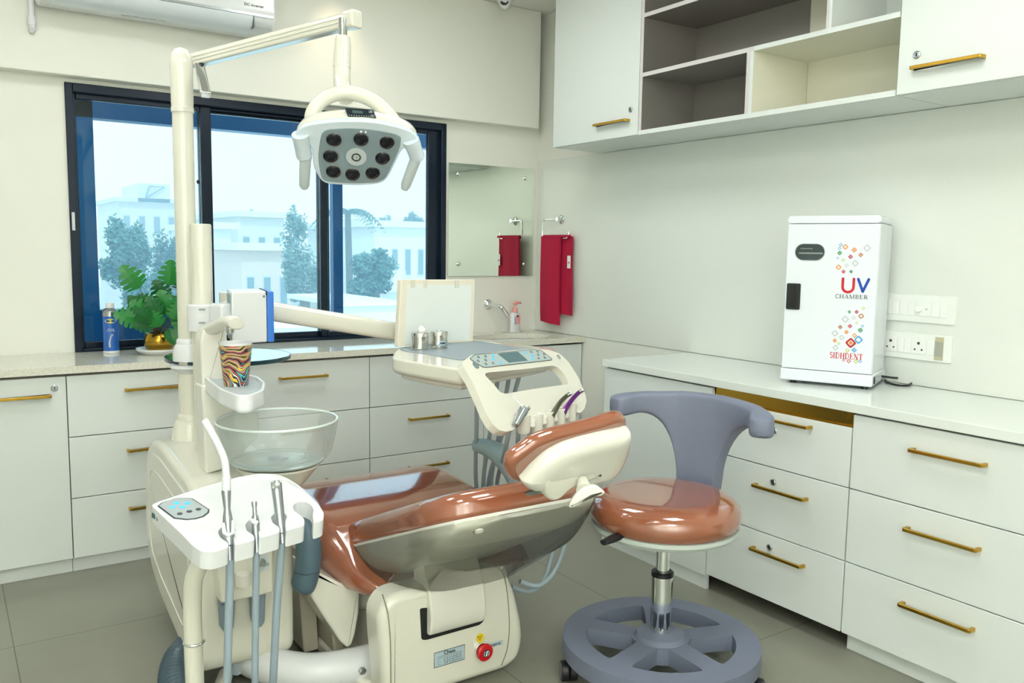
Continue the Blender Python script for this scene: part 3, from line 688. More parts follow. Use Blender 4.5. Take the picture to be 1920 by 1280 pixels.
decals('printed_pattern', DL([(472, 236, .018, 0, 0), (534, 258, .017, 0, 1), (580, 293, .015, 6, 1), (431, 279, .015, 2, 1), (508, 306, .015, 1, 1), (456, 329, .011, 5, 0), (541, 352, .022, 4, 0), (424, 380, .018, 0, 0), (481, 366, .013, 4, 0),
    (458, 411, .013, 1, 1), (512, 411, .011, 2, 1), (430, 246, .011, 3, 0), (625, 245, .024, 4, 0), (440, 222, .012, 3, 0), (417, 315, .008, 3, 0)]))
decals('printed_pattern', DL([(500, 695, .011, 2, 1), (551, 695, .013, 1, 1), (583, 725, .018, 6, 0), (531, 737, .013, 4, 0), (471, 747, .024, 4, 0), (552, 773, .010, 5, 0), (504, 796, .014, 1, 1), (435, 802, .014, 6, 1), (577, 824, .016, 2, 1), (479, 838, .014, 0, 1),
    (397, 846, .022, 4, 0), (446, 876, .018, 4, 0), (536, 862, .015, 0, 0), (564, 892, .028, 3, 0), (509, 914, .034, 7, 2), (397, 897, .014, 0, 1), (424, 917, .010, 5, 0), (402, 947, .02, 4, 0), (533, 965, .017, 3, 1), (485, 968, .014, 5, 0), (598, 670, .011, 5, 0),
    (592, 795, .010, 3, 0), (495, 1043, .013, 7, 0), (547, 1046, .014, 5, 0), (575, 1044, .012, 3, 0), (458, 1036, .010, 1, 0)]))
b = MB(); c0 = FV(UW + .004, .03, -.20)
b.tube(smooth([c0, at(1676, 708, 'z', CT + .022), at(1697, 709, 'z', CT + .014), at(1708, 716, 'z', CT + .007), at(1704, 722, 'z', CT + .005), at(1685, 722, 'z', CT + .005), at(1664, 717, 'z', CT + .005), at(1660, 712, 'z', CT + .005)], 6, False), .0042, 10)
o = obj('power_cord', b, BLACK); prop(o, 'black power cord curling on the counter right of the UV cabinet', 'cord')

# ================================================================== switch plates
FW = fx(XR - .006)
def sockets(b, u, v, s=1.0, F=FW):
    for du, dv, r in ((0, .016, .0055), (-.014, -.008, .0035), (.014, -.008, .0035)): b.lathe([(r, 0), (r, .0075)], F(u + du, v + dv), 12, F)
SWP = mat('switch_white', (240, 243, 238), .3, noise=.008); SWM = mat('switch_module_white', (246, 248, 244), .25, noise=.008)
def plate(label, y0, y1, z0, z1):
    r = thing('switch_plate', label, 'switch plate', (XR, (y0 + y1) / 2, (z0 + z1) / 2), 'white modular switch plates')
    obj('frame', MB().slab(rr(-y1, -y0, z0, z1, .006), 0, .009, FW, .003, 0), SWP, r); return r
def module(par, name, y0, y1, z0, z1, h=.0115): return obj(name, MB().box(-y1, -y0, z0, z1, .009, h, FW), SWM, par, bevel=.002)
p = plate('white switch plate with a round dimmer knob, the upper one on the right wall', 1.638, 1.985, 1.112, 1.216)
for ya_, yb2 in ((1.914, 1.962), (1.888, 1.912), (1.855, 1.886), (1.822, 1.853), (1.791, 1.820), (1.695, 1.725), (1.667, 1.693)): module(p, 'switch', ya_, yb2, 1.137, 1.19)
dm = module(p, 'dimmer', 1.73, 1.788, 1.137, 1.19)
obj('knob', MB().lathe([(.013, .011), (.012, .022), (.008, .024)], FW(-1.773, 1.164), 18, FW), SWM, dm)
obj('indicator', MB().lathe([(.004, .011), (.004, .013)], FW(-1.745, 1.164), 12, FW), mat('lamp_grey', (200, 200, 190), .4, noise=.02), dm)
p = plate('white socket plate with two three-pin sockets, the lower one on the right wall', 1.642, 1.98, 0.970, 1.070)
HOLE = mat('socket_hole', (70, 72, 70), .6, noise=.02)
for (ya_, yb2) in ((1.856, 1.905), (1.738, 1.796)):
    s_ = module(p, 'socket', ya_, yb2, .993, 1.05); b = MB(); sockets(b, -(ya_ + yb2) / 2, 1.018); o = obj('pin_holes', b, HOLE, s_)
    o.location = Vector((-.0055, 0, 0))
for (ya_, yb2) in ((1.826, 1.852), (1.798, 1.824), (1.706, 1.735)): module(p, 'switch', ya_, yb2, .993, 1.05)
obj('tape', MB().box(-1.703, -1.672, .978, 1.064, .009, .0125, FW), mat('masking_tape', (196, 192, 160), .7, noise=.05), p, label='strip of beige tape')
obj('grey_cover', MB().box(-1.702, -1.673, .992, 1.047, .0125, .0135, FW), mat('grey_cover', (170, 172, 160), .6, noise=.03), p, label='grey covered switch')

# ================================================================== spittoon unit on the chair's left side
cu = thing('spittoon_unit', 'ivory dental side unit with mast, glass tray and glass spittoon bowl left of the chair', 'dental unit', (0.72, 2.85, 0))
SX0, SXR = 0.582, 0.868
prof = fillet([(2.46, .100), (2.46, .600), (2.55, .662), (2.95, .700), (3.10, .690), (3.185, .62), (3.225, .48), (3.232, .32), (3.16, .20), (3.0, .14), (2.66, .075)], .05, 5)
b = MB(); G = Fr((0, 0, 0), (0, 1, 0), (0, 0, 1))
b.slab(prof, SX0, SXR, G, .022, .022, 5)
obj('cabinet_body', b, IVORY, cu)
def inset2(p, d):
    nr = normals2(p); return [(a[0] - n[0] * d, a[1] - n[1] * d) for a, n in zip(p, nr)]
seam = inset2(prof, .045)
GL = Fr((SX0, 0, 0), (0, -1, 0), (0, 0, 1))
b = MB(); b.slab([(-y, z) for y, z in reversed(seam)], -.004, .004, GL, .003, 0, 3)
sp_ = obj('side_panel', b, IVORY2, cu)
b = MB(); s2 = inset2(prof, .105); b.tube([GL(-y, z, .0042) for y, z in s2 + s2[:1]], .0025, 6); obj('panel_groove', b, IVORY, sp_)
# front housing with sockets
FH = fy(2.405)
q = FH.px([(405, 1040), (512, 1020), (514, 1111), (414, 1133)])
b = MB(); b.slab(fillet([q[0], q[1], q[2], q[3]], .012), -.055, 0, FH, .008, 0); fh = obj('valve_housing', b, IVORY, cu)
kq = FH.px([(452, 1077)])[0]; b = MB(); b.lathe([(.0225, -.028), (.0225, .004), (.020, .008)], FH(kq[0], kq[1] + .004, .02), 24, FX); obj('bottle_knob', b, IVORY2, fh)
vq = FH.px([(490, 1053)])[0]
obj('valve_label', MB().prism(rr(vq[0] - .016, vq[0] + .02, vq[1] - .03, vq[1] + .028, .002), 0, .0008, FH), mat('label_pale', (206, 214, 216), .5, noise=.02), fh)
obj('valve_knob', MB().lathe([(.011, 0), (.011, .010), (.009, .013)], FH(vq[0], vq[1]), 16, FH), STEEL, fh)
obj('valve_lever', MB().box(vq[0] + .006, vq[0] + .02, vq[1] - .012, vq[1] - .005, .004, .01, FH), HOSED, fh)
GREYB = mat('grey_blue_plastic', (122, 138, 150), .4, noise=.02)
for (xa, xb, ya_, yb2) in ((415, 443, 1133, 1188), (474, 501, 1114, 1178)):
    q = FH.px([(xa, ya_), (xb, ya_ - 6), (xb - 2, yb2 - 10), (xb - 8, yb2), (xa + 9, yb2 + 2), (xa + 3, yb2 - 6)])
    obj('hose_socket', MB().slab(fillet(q, .004), -.045, -.01, FH, .006), GREYB, fh)
# base tube to the chair, drain hoses below
b = MB(); b.tube(smooth([Vector((.74, 2.75, .085)), Vector((.76, 2.55, .072)), Vector((.86, 2.41, .062)), Vector((.98, 2.36, .060)), Vector((1.10, 2.35, .060))], 8, False), .056, 24)
bt = obj('base_tube', b, WHITEP, cu)
bq = at(678, 1256, 'y', 2.298); obj('bolt', MB().lathe([(.012, 0), (.012, .01), (.009, .012)], bq, 6, fy(bq.y)), STEEL, bt)
b = MB(); path = smooth([Vector((.62, 2.75, .07)), Vector((.555, 2.63, .085)), Vector((.52, 2.52, .07)), Vector((.525, 2.42, .05)), Vector((.56, 2.36, .046)), Vector((.66, 2.34, .046))], 14, False)
b.tube(path, [.044 + (.003 if k % 2 else -.002) for k in range(len(path))], 18); obj('corrugated_hose', b, mat('slate_hose', (66, 86, 98), .35, noise=.04), cu)
b = MB()
for (xo, r_) in ((.70, .018), (.77, .014), (.80, .016)): b.tube([Vector((xo, 2.56, .10)), Vector((xo + .01, 2.54, .05)), Vector((xo + .03, 2.6, .018)), Vector((xo + .1, 2.8, .018))], r_, 10)
obj('floor_hoses', b, HOSED, cu)
# mast, collars, glass tray
MX, MY = 0.698, 3.005
c = Vector((MX, MY, 0))
b = MB(); b.lathe([(.066, .685), (.064, .700), (.056, .752), (.050, .760), (.047, .764)], c, 36); obj('mast_foot', b, IVORY, cu)
b = MB(); b.lathe([(.044, .76), (.044, .775), (.040, .782), (.037, .786), (.037, .915), (.034, .93), (.0335, .93), (.0335, 1.80)], c, 36)
ms = obj('mast', b, IVORY, cu)
obj('mast_hole', MB().lathe([(.007, 0), (.007, .002)], at(371, 341, 'y', 2.975), 12, Fr((0, 0, 0), (.8, .6, 0), (0, 0, 1))), DARK, ms)
b = MB(); b.lathe([(.036, .925), (.062, .945), (.062, .955), (.036, .956)], c, 36); b.lathe([(.052, .968), (.052, 1.0), (.044, 1.022), (.040, 1.026), (.040, 1.036), (.036, 1.044)], c, 36)
obj('tray_collar', b, WHITEP, cu)
gcx, gcy, gz = 0.852, 3.06, .957
ql = at(318, 668, 'z', gz); qr = at(541, 672, 'z', gz); gc = (ql + qr) / 2; gr = (qr - ql).length / 2
gt = obj('glass_tray', MB().lathe([(gr - .003, .0005), (gr - .003, .0145)], (gc.x, gc.y, gz - .005), 64), TGLASS, cu, label='round glass tray on the mast')
obj('tray_rim', MB().lathe([(gr - .0028, 0), (gr, .0015), (gr, .0135), (gr - .0028, .015)], (gc.x, gc.y, gz - .005), 64, cap0=False, cap1=False), mat('glass_edge_teal', (16, 62, 72), .08, spec=.8, noise=.03), gt)
# second post carrying the instrument arm
PX_, PY_ = 0.707, 2.845
b = MB(); b.lathe([(.0335, .69), (.0335, 1.424), (.031, 1.430)], (PX_, PY_, 0), 32); obj('arm_post', b, IVORY, cu)
# cup filler column, shelf, spout
FS = fy(2.62)
q = FS.px([(376, 640), (381, 617), (424, 612), (427, 640), (428, 745), (380, 745)])
b = MB(); b.slab(fillet(q, .008), -.07, 0, FS, .008, .008); cf = obj('cup_filler_column', b, IVORY2, cu)
FS3 = fy(2.605); q = FS3.px([(378, 722), (426, 718), (482, 752), (488, 815), (455, 850), (418, 880), (386, 890)])
b = MB(); b.slab(fillet(q, .012), -.085, 0, FS3, .008, .008); obj('filler_block', b, IVORY2, cu)
sz = .955
sh_pts = [(388, 712), (400, 692), (424, 687), (456, 697), (487, 713), (497, 722), (494, 738), (468, 748), (444, 748), (412, 741)]
Fz = Fr((0, 0, sz), (1, 0, 0), (0, 1, 0))
def pz(pts, z): return [tuple(at(x, y, 'z', z).xy) for x, y in pts]
shp = pz([(376, 706), (392, 697), (440, 700), (485, 712), (497, 722), (495, 737), (470, 747), (444, 748), (410, 734)], sz)
b = MB(); b.slab(fillet(shp, .02, 5), -.042, 0, Fz, .006, .014)
sf = obj('cup_shelf', b, WHITEP, cu)
b = MB(); b.slab(fillet(inset2(shp, .013), .016, 5), 0.0, .0012, Fz, .0005, 0); obj('shelf_mat', b, mat('shelf_grey', (178, 188, 192), .5, noise=.02), sf)
b = MB(); o_ = fillet(shp, .02, 5); i_ = inset2(o_, .008)
vs = [[b.bm.verts.new(Fz(p[0], p[1], w)) for p in P] for P, w in ((o_, -.004), (o_, .010), (i_, .010), (i_, .000))]
for A, B in zip(vs, vs[1:]):
    for k in range(len(A)): b.face((A[k], A[(k + 1) % len(A)], B[(k + 1) % len(A)], B[k]))
obj('shelf_lip', b, WHITEP, sf, bevel=.002)
p0, p1, p2 = dep(388, 622, 2.60), dep(420, 606, 2.50), dep(437, 603, 2.44)
b = MB(); b.tube(smooth([dep(383, 632, 2.63), p0, p1, p2, dep(445, 607, 2.42)], 6, False), [.020] * 8 + [.019] * 16 + [.015], 20, flat=1.35); so = obj('filler_spout', b, IVORY2, cu)
obj('spout_nozzle', MB().lathe([(.009, -.026), (.012, -.018), (.015, 0)], dep(431, 610, 2.45), 18), CHROME, so)
b = MB(); b.lathe([(.047, 0), (.047, .082), (.044, .086)], (PX_, PY_, 1.085), 32)
qa = dep(425, 588, 2.74); b.slab(rr(-.045, .045, -.035, .035, .012), -.03, .04, Fr(qa, (.95, .3, 0), (0, 0, 1)), .008)
obj('arm_clamp', b, WHITEP, cu)
for yy in (580, 605): obj('clamp_slot', MB().prism(rr(-.011, .011, -.003, .003, .0029), 0, .0015, Fr(dep(379, yy, 2.70), (.85, -.5, 0), (0, 0, 1))), mat('slot_shadow', (150, 156, 158), .5, noise=.02), cu)
bx = thing('control_box', 'white box with a blue end panel clamped to the post above the glass tray', 'box', dep(470, 640, 2.72))
FBx = Fr(dep(436, 645, 2.68), Vector((.97, .06, 0)), (0, 0, 1))
q = FBx.px([(436, 549), (500, 546), (513, 545), (516, 641), (439, 645)]); xw, xe = q[1][0], q[2][0]; hb_ = q[1][1]
FBx = Fr(FBx.O, FBx.ex, FBx.ey)
dpx = Vector((.20, 1, 0)).normalized() * .20
def skew(x0, x1, z0, z1, w0, w1):
    mb = MB(); mb.rings([[FBx(x, z, 0) + dpx * w for x, z in ((x0, z0), (x1, z0), (x1, z1), (x0, z1))] for w in (w0, w1)]); return mb
obj('box_shell', skew(0, xw - .0005, 0, hb_, 0, 1), WHITEP, bx, bevel=0.005, seg=3)
obj('end_panel', skew(xw + .0005, xe, 0, hb_ - .001, -.004, .99), mat('box_blue', (66, 128, 222), .35, noise=.03), bx, bevel=0.003, label='blue end panel')
obj('seam_strap', skew(xw - .003, xw + .001, hb_ - .012, hb_ + .0015, -.006, .99), DARK, bx)
obj('rivet', MB().lathe([(.004, 0), (.004, .002), (.003, .003)], FBx(xw - .010, hb_ - .016), 12, FBx), STEEL, bx)
obj('side_recess', skew(-.001, .001, hb_ * .62, hb_ - .012, .15, .85), mat('pale_teal_shade', (150, 176, 180), .5, noise=.02), bx)

# bowl
bc = dep(520, 787, 2.5); br = .1775
b = MB(); wall = [(.112, -.125), (.136, -.121), (.157, -.094), (.170, -.04), (br, 0)]
b.lathe([(.02, -.128)] + wall + [(br - .004, .002), (br - .0085, 0), (.162, -.04), (.149, -.090), (.130, -.112), (.02, -.118)], bc, 56)
obj('spittoon_bowl', b, FROST, cu, label='frosted glass spittoon bowl')
obj('bowl_rim', MB().tube([bc + Vector(((br - .004) * math.cos(2 * PI * k / 64), (br - .004) * math.sin(2 * PI * k / 64), .001)) for k in range(65)], .0042, 8, cap=False), mat('rim_glass_white', (214, 226, 222), .08, spec=.8, coat=.4, noise=.01), cu)
obj('bowl_foot', MB().lathe([(.113, -.126), (.130, -.124), (.134, -.118), (.130, -.116)], bc, 48, cap1=False), mat('foot_glass', (188, 206, 200), .1, spec=.8, noise=.02), cu)
b = MB(); b.lathe([(.045, -.235), (.055, -.215), (.09, -.175), (.116, -.142), (.122, -.136), (.122, -.130), (.02, -.129)], bc, 48); cb = obj('bowl_base', b, IVORY, cu)
obj('drain_strainer', MB().lathe([(.03, -.117), (.03, -.112), (.006, -.108)], bc, 24), STEEL, cu)
b = MB(); b.slab(rr(-.06, .06, -.055, .055, .02), 0, .10, Fr((bc.x, bc.y + .02, bc.z - .33), (1, 0, 0), (0, 1, 0)), .01); b.slab(rr(-.12, .06, -.055, .3, .03), -.05, 0, Fr((bc.x, bc.y + .02, bc.z - .235), (1, 0, 0), (0, 1, 0)), .012)
obj('bowl_bracket', b, IVORY, cu)

# paper cup
cp = thing('paper_cup', 'patterned paper cup in bright swirls on the cup filler shelf', 'cup', (0, 0, 0))
pcup = at(443, 722, 'z', sz + .0015); cp.location = pcup; OFF[cp.name] = pcup.copy()
def cup_mat():
    m = mat('swirl_print', (30, 40, 60), .4); nt = m.node_tree; bs_ = nt.nodes['Principled BSDF']
    t = nt.nodes.new('ShaderNodeTexCoord'); mp = nt.nodes.new('ShaderNodeMapping'); mp.inputs['Scale'].default_value = (1, 1, .75)
    n1 = nt.nodes.new('ShaderNodeTexNoise'); n1.inputs['Scale'].default_value = 14; n1.inputs['Detail'].default_value = 1
    w_ = nt.nodes.new('ShaderNodeTexWave'); w_.wave_type = 'RINGS'; w_.inputs['Scale'].default_value = 17; w_.inputs['Distortion'].default_value = 8; w_.inputs['Detail'].default_value = 1; w_.inputs['Detail Scale'].default_value = 1.2
    r = nt.nodes.new('ShaderNodeValToRGB'); r.color_ramp.interpolation = 'CONSTANT'
    cols = [(14, 40, 56), (214, 60, 130), (18, 36, 60), (232, 196, 60), (16, 40, 60), (230, 230, 226), (22, 30, 66), (222, 92, 54), (14, 44, 58), (84, 180, 186), (20, 30, 56), (160, 60, 140)]
    els = r.color_ramp.elements
    for i, cc_ in enumerate(cols):
        e = els[i] if i < 2 else els.new(i / len(cols))
        e.position = i / len(cols); e.color = rgb(cc_)
    ad = nt.nodes.new('ShaderNodeMath'); ad.operation = 'MULTIPLY_ADD'; ad.inputs[1].default_value = .5
    ml = nt.nodes.new('ShaderNodeMath'); ml.operation = 'MULTIPLY'; ml.inputs[1].default_value = .55
    nt.links.new(t.outputs['Object'], mp.inputs[0]); nt.links.new(mp.outputs[0], n1.inputs['Vector']); nt.links.new(mp.outputs[0], w_.inputs['Vector'])
    nt.links.new(n1.outputs['Fac'], ml.inputs[0]); nt.links.new(w_.outputs['Fac'], ad.inputs[0]); nt.links.new(ml.outputs[0], ad.inputs[2])
    nt.links.new(ad.outputs[0], r.inputs[0]); nt.links.new(r.outputs[0], bs_.inputs['Base Color']); return m
b = MB(); b.lathe([(.033, 0), (.0345, .002), (.0468, .1195)], pcup, 40, cap1=False); obj('printed_wall', b, cup_mat(), cp)
b = MB(); b.lathe([(.0468, .1195), (.0469, .122), (.0482, .124), (.0482, .127), (.046, .127), (.045, .12), (.033, .006), (.002, .005)], pcup, 40, cap0=False); obj('rim', b, WHITEP, cp, label='white rim and inside')

# ================================================================== assistant's tray
Pt = Vector((.6, 2.05, .70)); nt_ = Vector((0, -.17, 1)).normalized()
FA = Fr(Pt, (1, 0, 0), (0, 1, .17))
tk = thing('assistant_tray', 'white assistant tray with holder slots and a blue-lit keypad on a bent pole', 'instrument tray', (.6, 2.05, .70))
raw = [(283, 946), (300, 938), (351, 925), (407, 911), (460, 898), (502, 894), (533, 899), (566, 917), (597, 944), (608, 961), (606, 974), (588, 980),
       (586, 966), (588, 954), (583, 945), (571, 939), (557, 940), (549, 947), (552, 957), (564, 965), (571, 972), (571, 984), (536, 994),
       (534, 978), (538, 966), (531, 960), (517, 960), (508, 968), (512, 980), (524, 987), (525, 997), (486, 1008),
       (484, 992), (488, 980), (480, 973), (467, 974), (460, 982), (463, 994), (476, 1002), (478, 1011), (440, 1021),
       (437, 1004), (442, 990), (432, 983), (418, 985), (409, 995), (413, 1006), (428, 1016), (429, 1025), (400, 1034), (378, 1033), (361, 1022), (340, 1000)]
tp2 = FA.px(raw)
o_ = dedupe(fillet(tp2, .009, 3), .0022)
b = MB(); b.slab(o_, -.046, 0, FA, .0022, .0015, 3); ab = obj('tray_body', b, WHITEP, tk)
lip = FA.px([(300, 940), (351, 926), (407, 911), (460, 899), (502, 895), (533, 900), (566, 918), (597, 945)])
b = MB(); pts = smooth(lip, 5, False); b.rings([[FA(u, v, 0.0) for u, v in pts] + [FA(u, v - .010, -.004) for u, v in reversed(pts)], [FA(u, v, .012 * math.sin(PI * min(1, k / (len(pts) - 1)))) for k, (u, v) in enumerate(pts)] + [FA(u, v - .008, .010 * math.sin(PI * min(1, (len(pts) - 1 - k) / (len(pts) - 1)))) for k, (u, v) in enumerate(reversed(pts))]])
obj('rear_lip', b, WHITEP, ab)
kp = FA.px([(298.5, 949), (305, 943.5), (318, 938.5), (335, 935.5), (350, 935), (359, 936), (390, 956), (389, 961), (380, 968), (366, 972), (350, 973.5), (338, 972), (328, 971)])
def grow(p, d): return inset2(p, -d)
obj('keypad_rim', MB().prism(grow(kp, .0035), 0, .0012, FA), mat('keypad_edge', (50, 60, 64), .4, noise=.02), tk)
kpo = obj('keypad', MB().prism(kp, .0012, .0022, FA), mat('keypad_grey', (176, 186, 188), .4, .1, noise=.02), tk)
MATS['tan_brown_vinyl'].node_tree.nodes['Principled BSDF'].inputs['Coat IOR'].default_value = 1.75
KBLUE = mat('key_light_blue', (74, 172, 240), .4, emit=.55, noise=.02)
for (x, y) in ((331.5, 944.5), (352, 944.8), (323, 952), (342.5, 952)): u, v = FA.px([(x, y)])[0]; obj('lit_button', MB().lathe([(.0075, .0022), (.0075, .003), (.005, .0033)], FA(u, v), 18, FA), KBLUE, kpo)
for (x, y) in ((337, 964.5), (354.7, 960.2), (372, 956)): u, v = FA.px([(x, y)])[0]; obj('button', MB().lathe([(.0065, .0022), (.0065, .003), (.005, .0032)], FA(u, v), 18, FA), mat('key_dark', (64, 70, 76), .4, noise=.02), kpo)
# lettered strip on the tray's left flank
ql = [pl(x, y, FA(*tp2[0], 0), Vector((-.96, -.25, 0))) for x, y in ((284, 962), (312, 983))]
Fl = Fr(FA(*tp2[0], -.02), (ql[1] - ql[0]), (0, 0, 1))
q = Fl.px([(285, 957), (311, 974), (311, 988), (285, 969)])
obj('name_strip', MB().prism(q, .001, .002, Fl), mat('strip_teal', (170, 196, 198), .5, noise=.02), tk)
mid_ = ((q[0][0] + q[1][0] + q[2][0] + q[3][0]) / 4, (q[0][1] + q[1][1] + q[2][1] + q[3][1]) / 4)
b = MB(); w_ = (q[1][0] - q[0][0]); sl = (q[1][1] - q[0][1]) / w_
for k in range(8):
    u = q[0][0] + w_ * (.08 + k * .115); v0 = (q[0][1] + q[3][1]) / 2 + sl * (u - q[0][0]) - .001
    b.prism([(u, v0 - .006), (u + w_ * .07, v0 - .006), (u + w_ * .07, v0 + .006), (u, v0 + .006)] if k != 2 else [(u, v0 - .001), (u + w_ * .05, v0 - .001), (u + w_ * .05, v0 + .001), (u, v0 + .001)], .002, .0026, Fl)
obj('strip_print', b, mat('strip_ink', (36, 70, 80), .5, noise=.02), tk)
b = MB(); b.tube(smooth([FA(.04, .10, -.05), Vector((.56, 2.18, .60)), Vector((.512, 2.195, .52)), Vector((.503, 2.2, .44)), Vector((.503, 2.2, .30)), Vector((.505, 2.2, .16)), Vector((.507, 2.215, .09)), Vector((.53, 2.27, .045)), Vector((.60, 2.40, .035)), Vector((.68, 2.56, .035))], 7, False), .0235, 22)
po = obj('pole', b, IVORY, tk)
pr_ = at(362, 1203, 'y', 2.2); obj('pole_ring', MB().tube([Vector((.505 + .0248 * math.cos(a), 2.2 + .0248 * math.sin(a), pr_.z)) for a in [2 * PI * k / 24 for k in range(25)]], .0038, 8), CHROME, po)

# instruments hanging in the assistant tray
def hang(px, y0, y1, Dt, Db, r, parent, m=HOSE, end=None):
    pts = [dep(px[0], y0, Dt), dep(px[1], y0 + 45, Dt + .01), dep((px[1] + px[2]) / 2, (y0 + y1) / 2, (Dt + Db) / 2), dep(px[2], y1, Db)]
    if end: pts += [dep(*end)]
    b = MB(); b.tube(smooth(pts, 6, False), r, 12); return obj('hose', b, m, parent)
def lath_path(mb, a, c, prof, n=20, mi=0):
    """turned shape along the line a..c; prof = (fraction, radius)"""
    ez = (c - a).normalized(); F = Fr(a, ez.cross(Vector((0, 1, .2))), ez.cross(ez.cross(Vector((0, 1, .2)))))
    L = (c - a).length; ex_ = ez.orthogonal().normalized(); ey_ = ez.cross(ex_)
    mb.rings([[a + ez * (f * L) + ex_ * (math.cos(2 * PI * k / n) * r) + ey_ * (math.sin(2 * PI * k / n) * r) for k in range(n)] for f, r in prof], mi=mi); return mb
def slotpt(x, y, w=0.0): return pl(x, y, FA(0, 0, w), FA.ez)
s1 = slotpt(426, 1003); D1 = (s1 - CAM).dot(CF)
t = thing('suction_handpiece', 'steel suction handpiece with a tall bent white tip in the assistant tray', 'dental instrument', s1)
b = MB(); lath_path(b, dep(431, 1050, D1 - .01), dep(424, 917, D1 + .01), [(0, .009), (.2, .0095), (.22, .014), (.42, .0145), (.5, .0125), (.62, .0105), (.72, .0075), (.85, .0095), (.97, .0112), (1, .009)])
obj('metal_body', b, STEEL, t)
Dw = D1 + .01
b = MB(); b.tube(smooth([dep(424.5, 919, Dw), dep(424, 890, Dw), dep(420, 860, Dw), dep(405, 826, Dw), dep(383, 787, Dw)], 6, False), [.0105] * 6 + [.0088] * 19, 16); obj('suction_tip', b, WHITEP, t)
b = MB(); b.tube([dep(418, 980, D1 - .02), dep(421, 998, D1 - .024), dep(428, 1003, D1 - .026), dep(437, 999, D1 - .024), dep(437, 975, D1 - .018)], [.004, .005, .005, .005, .0035], 10); obj('slide_valve', b, WHITEP, t)
hang((431, 431, 426), 1048, 1278, D1 - .01, D1 + .03, .0098, t, end=(424, 1330, D1 + .09))
s2_ = slotpt(474, 992); D2 = (s2_ - CAM).dot(CF)
t = thing('saliva_ejector', 'short steel saliva ejector with a white lever in the second slot of the assistant tray', 'dental instrument', s2_)
b = MB(); lath_path(b, dep(482, 1035, D2 - .01), dep(476.5, 939, D2 + .01), [(0, .0075), (.25, .008), (.27, .0095), (.6, .0095), (.7, .008), (.73, .0055), (.88, .005), (.9, .0065), (.98, .0068), (1, .004)])
obj('metal_body', b, STEEL, t)
b = MB(); b.tube([dep(469, 973, D2 - .012), dep(475, 977, D2 - .018), dep(482, 981, D2 - .015)], [.003, .0055, .006], 12); obj('lever', b, WHITEP, t)
hang((481, 480, 478), 1032, 1278, D2 - .005, D2 + .05, .0085, t, end=(478, 1335, D2 + .12))
s3 = slotpt(524, 979); D3 = (s3 - CAM).dot(CF)
t = thing('water_syringe', 'tall steel water syringe with a round button in the third slot of the assistant tray', 'dental instrument', s3)
b = MB(); lath_path(b, dep(530, 1018, D3 - .01), dep(517.5, 903, D3 + .015), [(0, .0085), (.15, .0085), (.17, .011), (.55, .012), (.7, .0125), (.97, .0135), (1, .012)])
obj('metal_body', b, STEEL, t)
Fb = Fr(dep(518, 909, D3 - .004), CR, -CD); b = MB(); b.lathe([(.0105, -.004), (.0105, .003), (.006, .006), (.003, .007)], Fb.O, 20, Fb); obj('button', b, CHROME, t)
b = MB()
for k in range(5): b.tube([dep(510.5 + k * 4, 904, D3 + .014 - k * .002), dep(510.5 + k * 4, 900.5, D3 + .014 - k * .002)], .0022, 8)
obj('serrated_collar', b, CHROME, t)
hang((528, 525, 512), 1016, 1278, D3 - .005, D3 + .06, .0098, t, end=(508, 1335, D3 + .15))

# ================================================================== operating lamp
lp = thing('operating_lamp', 'ivory operating lamp with eight LED lenses and two grip handles on a jointed arm', 'lamp', (MX, MY, 1.80))
b = MB(); b.lathe([(.0365, 1.80), (.0365, 1.815), (.0345, 1.817), (.0355, 1.83), (.0365, 1.955), (.033, 1.985), (.022, 2.003), (.006, 2.010)], c, 36); obj('elbow_post', b, IVORY, lp)
A0 = dep(366, 113, 2.93); A1 = dep(666, 36, 2.5); ad_ = (A1 - A0).normalized(); ax_ = ad_.cross(Vector((0, 0, 1))).normalized()
Farm = Fr(A0, ax_, ax_.cross(ad_) * -1); up_ = Farm.ey if Farm.ey.z > 0 else -Farm.ey
Farm = Fr(A0, -ax_, up_) if (-ax_).cross(up_).dot(ad_) > 0 else Fr(A0, ax_, up_)
Larm = (A1 - A0).length
b = MB(); b.slab(fillet([(-.02, -.023), (.02, -.023), (.021, .012), (.012, .024), (-.012, .024), (-.021, .012)], .008), -.015, Larm - .03, Farm, .002); am = obj('arm', b, IVORY, lp)
b = MB()
for u in (-.0212, .0212):
    for v in (-.006, .006): b.tube([Farm(u, v, 0), Farm(u, v, Larm - .05)], .0016, 6)
obj('arm_ridges', b, IVORY2, am)
b = MB(); b.slab(rr(-.025, .025, -.026, .026, .012), Larm - .032, Larm + .01, Farm, .008); obj('arm_end_cap', b, IVORY, lp)
b = MB(); e0 = dep(374, 124, 2.88); e1 = dep(386, 178, 2.70); Fe2 = Fr(e0, (e1 - e0).cross(Vector((0, 0, 1))), (e1 - e0).cross((e1 - e0).cross(Vector((0, 0, 1))))); 
b.slab(rr(-.017, .017, -.011, .011, .008), 0, (e1 - e0).length, Fe2 if Fe2.ez.dot(e1 - e0) > 0 else Fr(e0, -Fe2.ex, Fe2.ey), .003); obj('lower_link', b, CHROME, lp, label='polished lower link of the arm')
j = dep(378, 124, 2.87); obj('spring_pin', MB().lathe([(.008, -.03), (.008, .01)], j, 12), BLACK, lp)
DLm = 2.49
st = dep(642.5, 48, DLm); sb_ = dep(641, 178, DLm - .02)
obj('swivel_stem', MB().tube([st + Vector((0, 0, .02)), dep(643, 78, DLm)], .0125, 20), CHROME, lp)
b = MB(); lath_path(b, dep(643, 70, DLm), dep(641, 128, DLm - .005), [(0, .021), (.12, .0225), (.2, .0225), (.2, .024), (.95, .0255), (1, .0255)], 28)
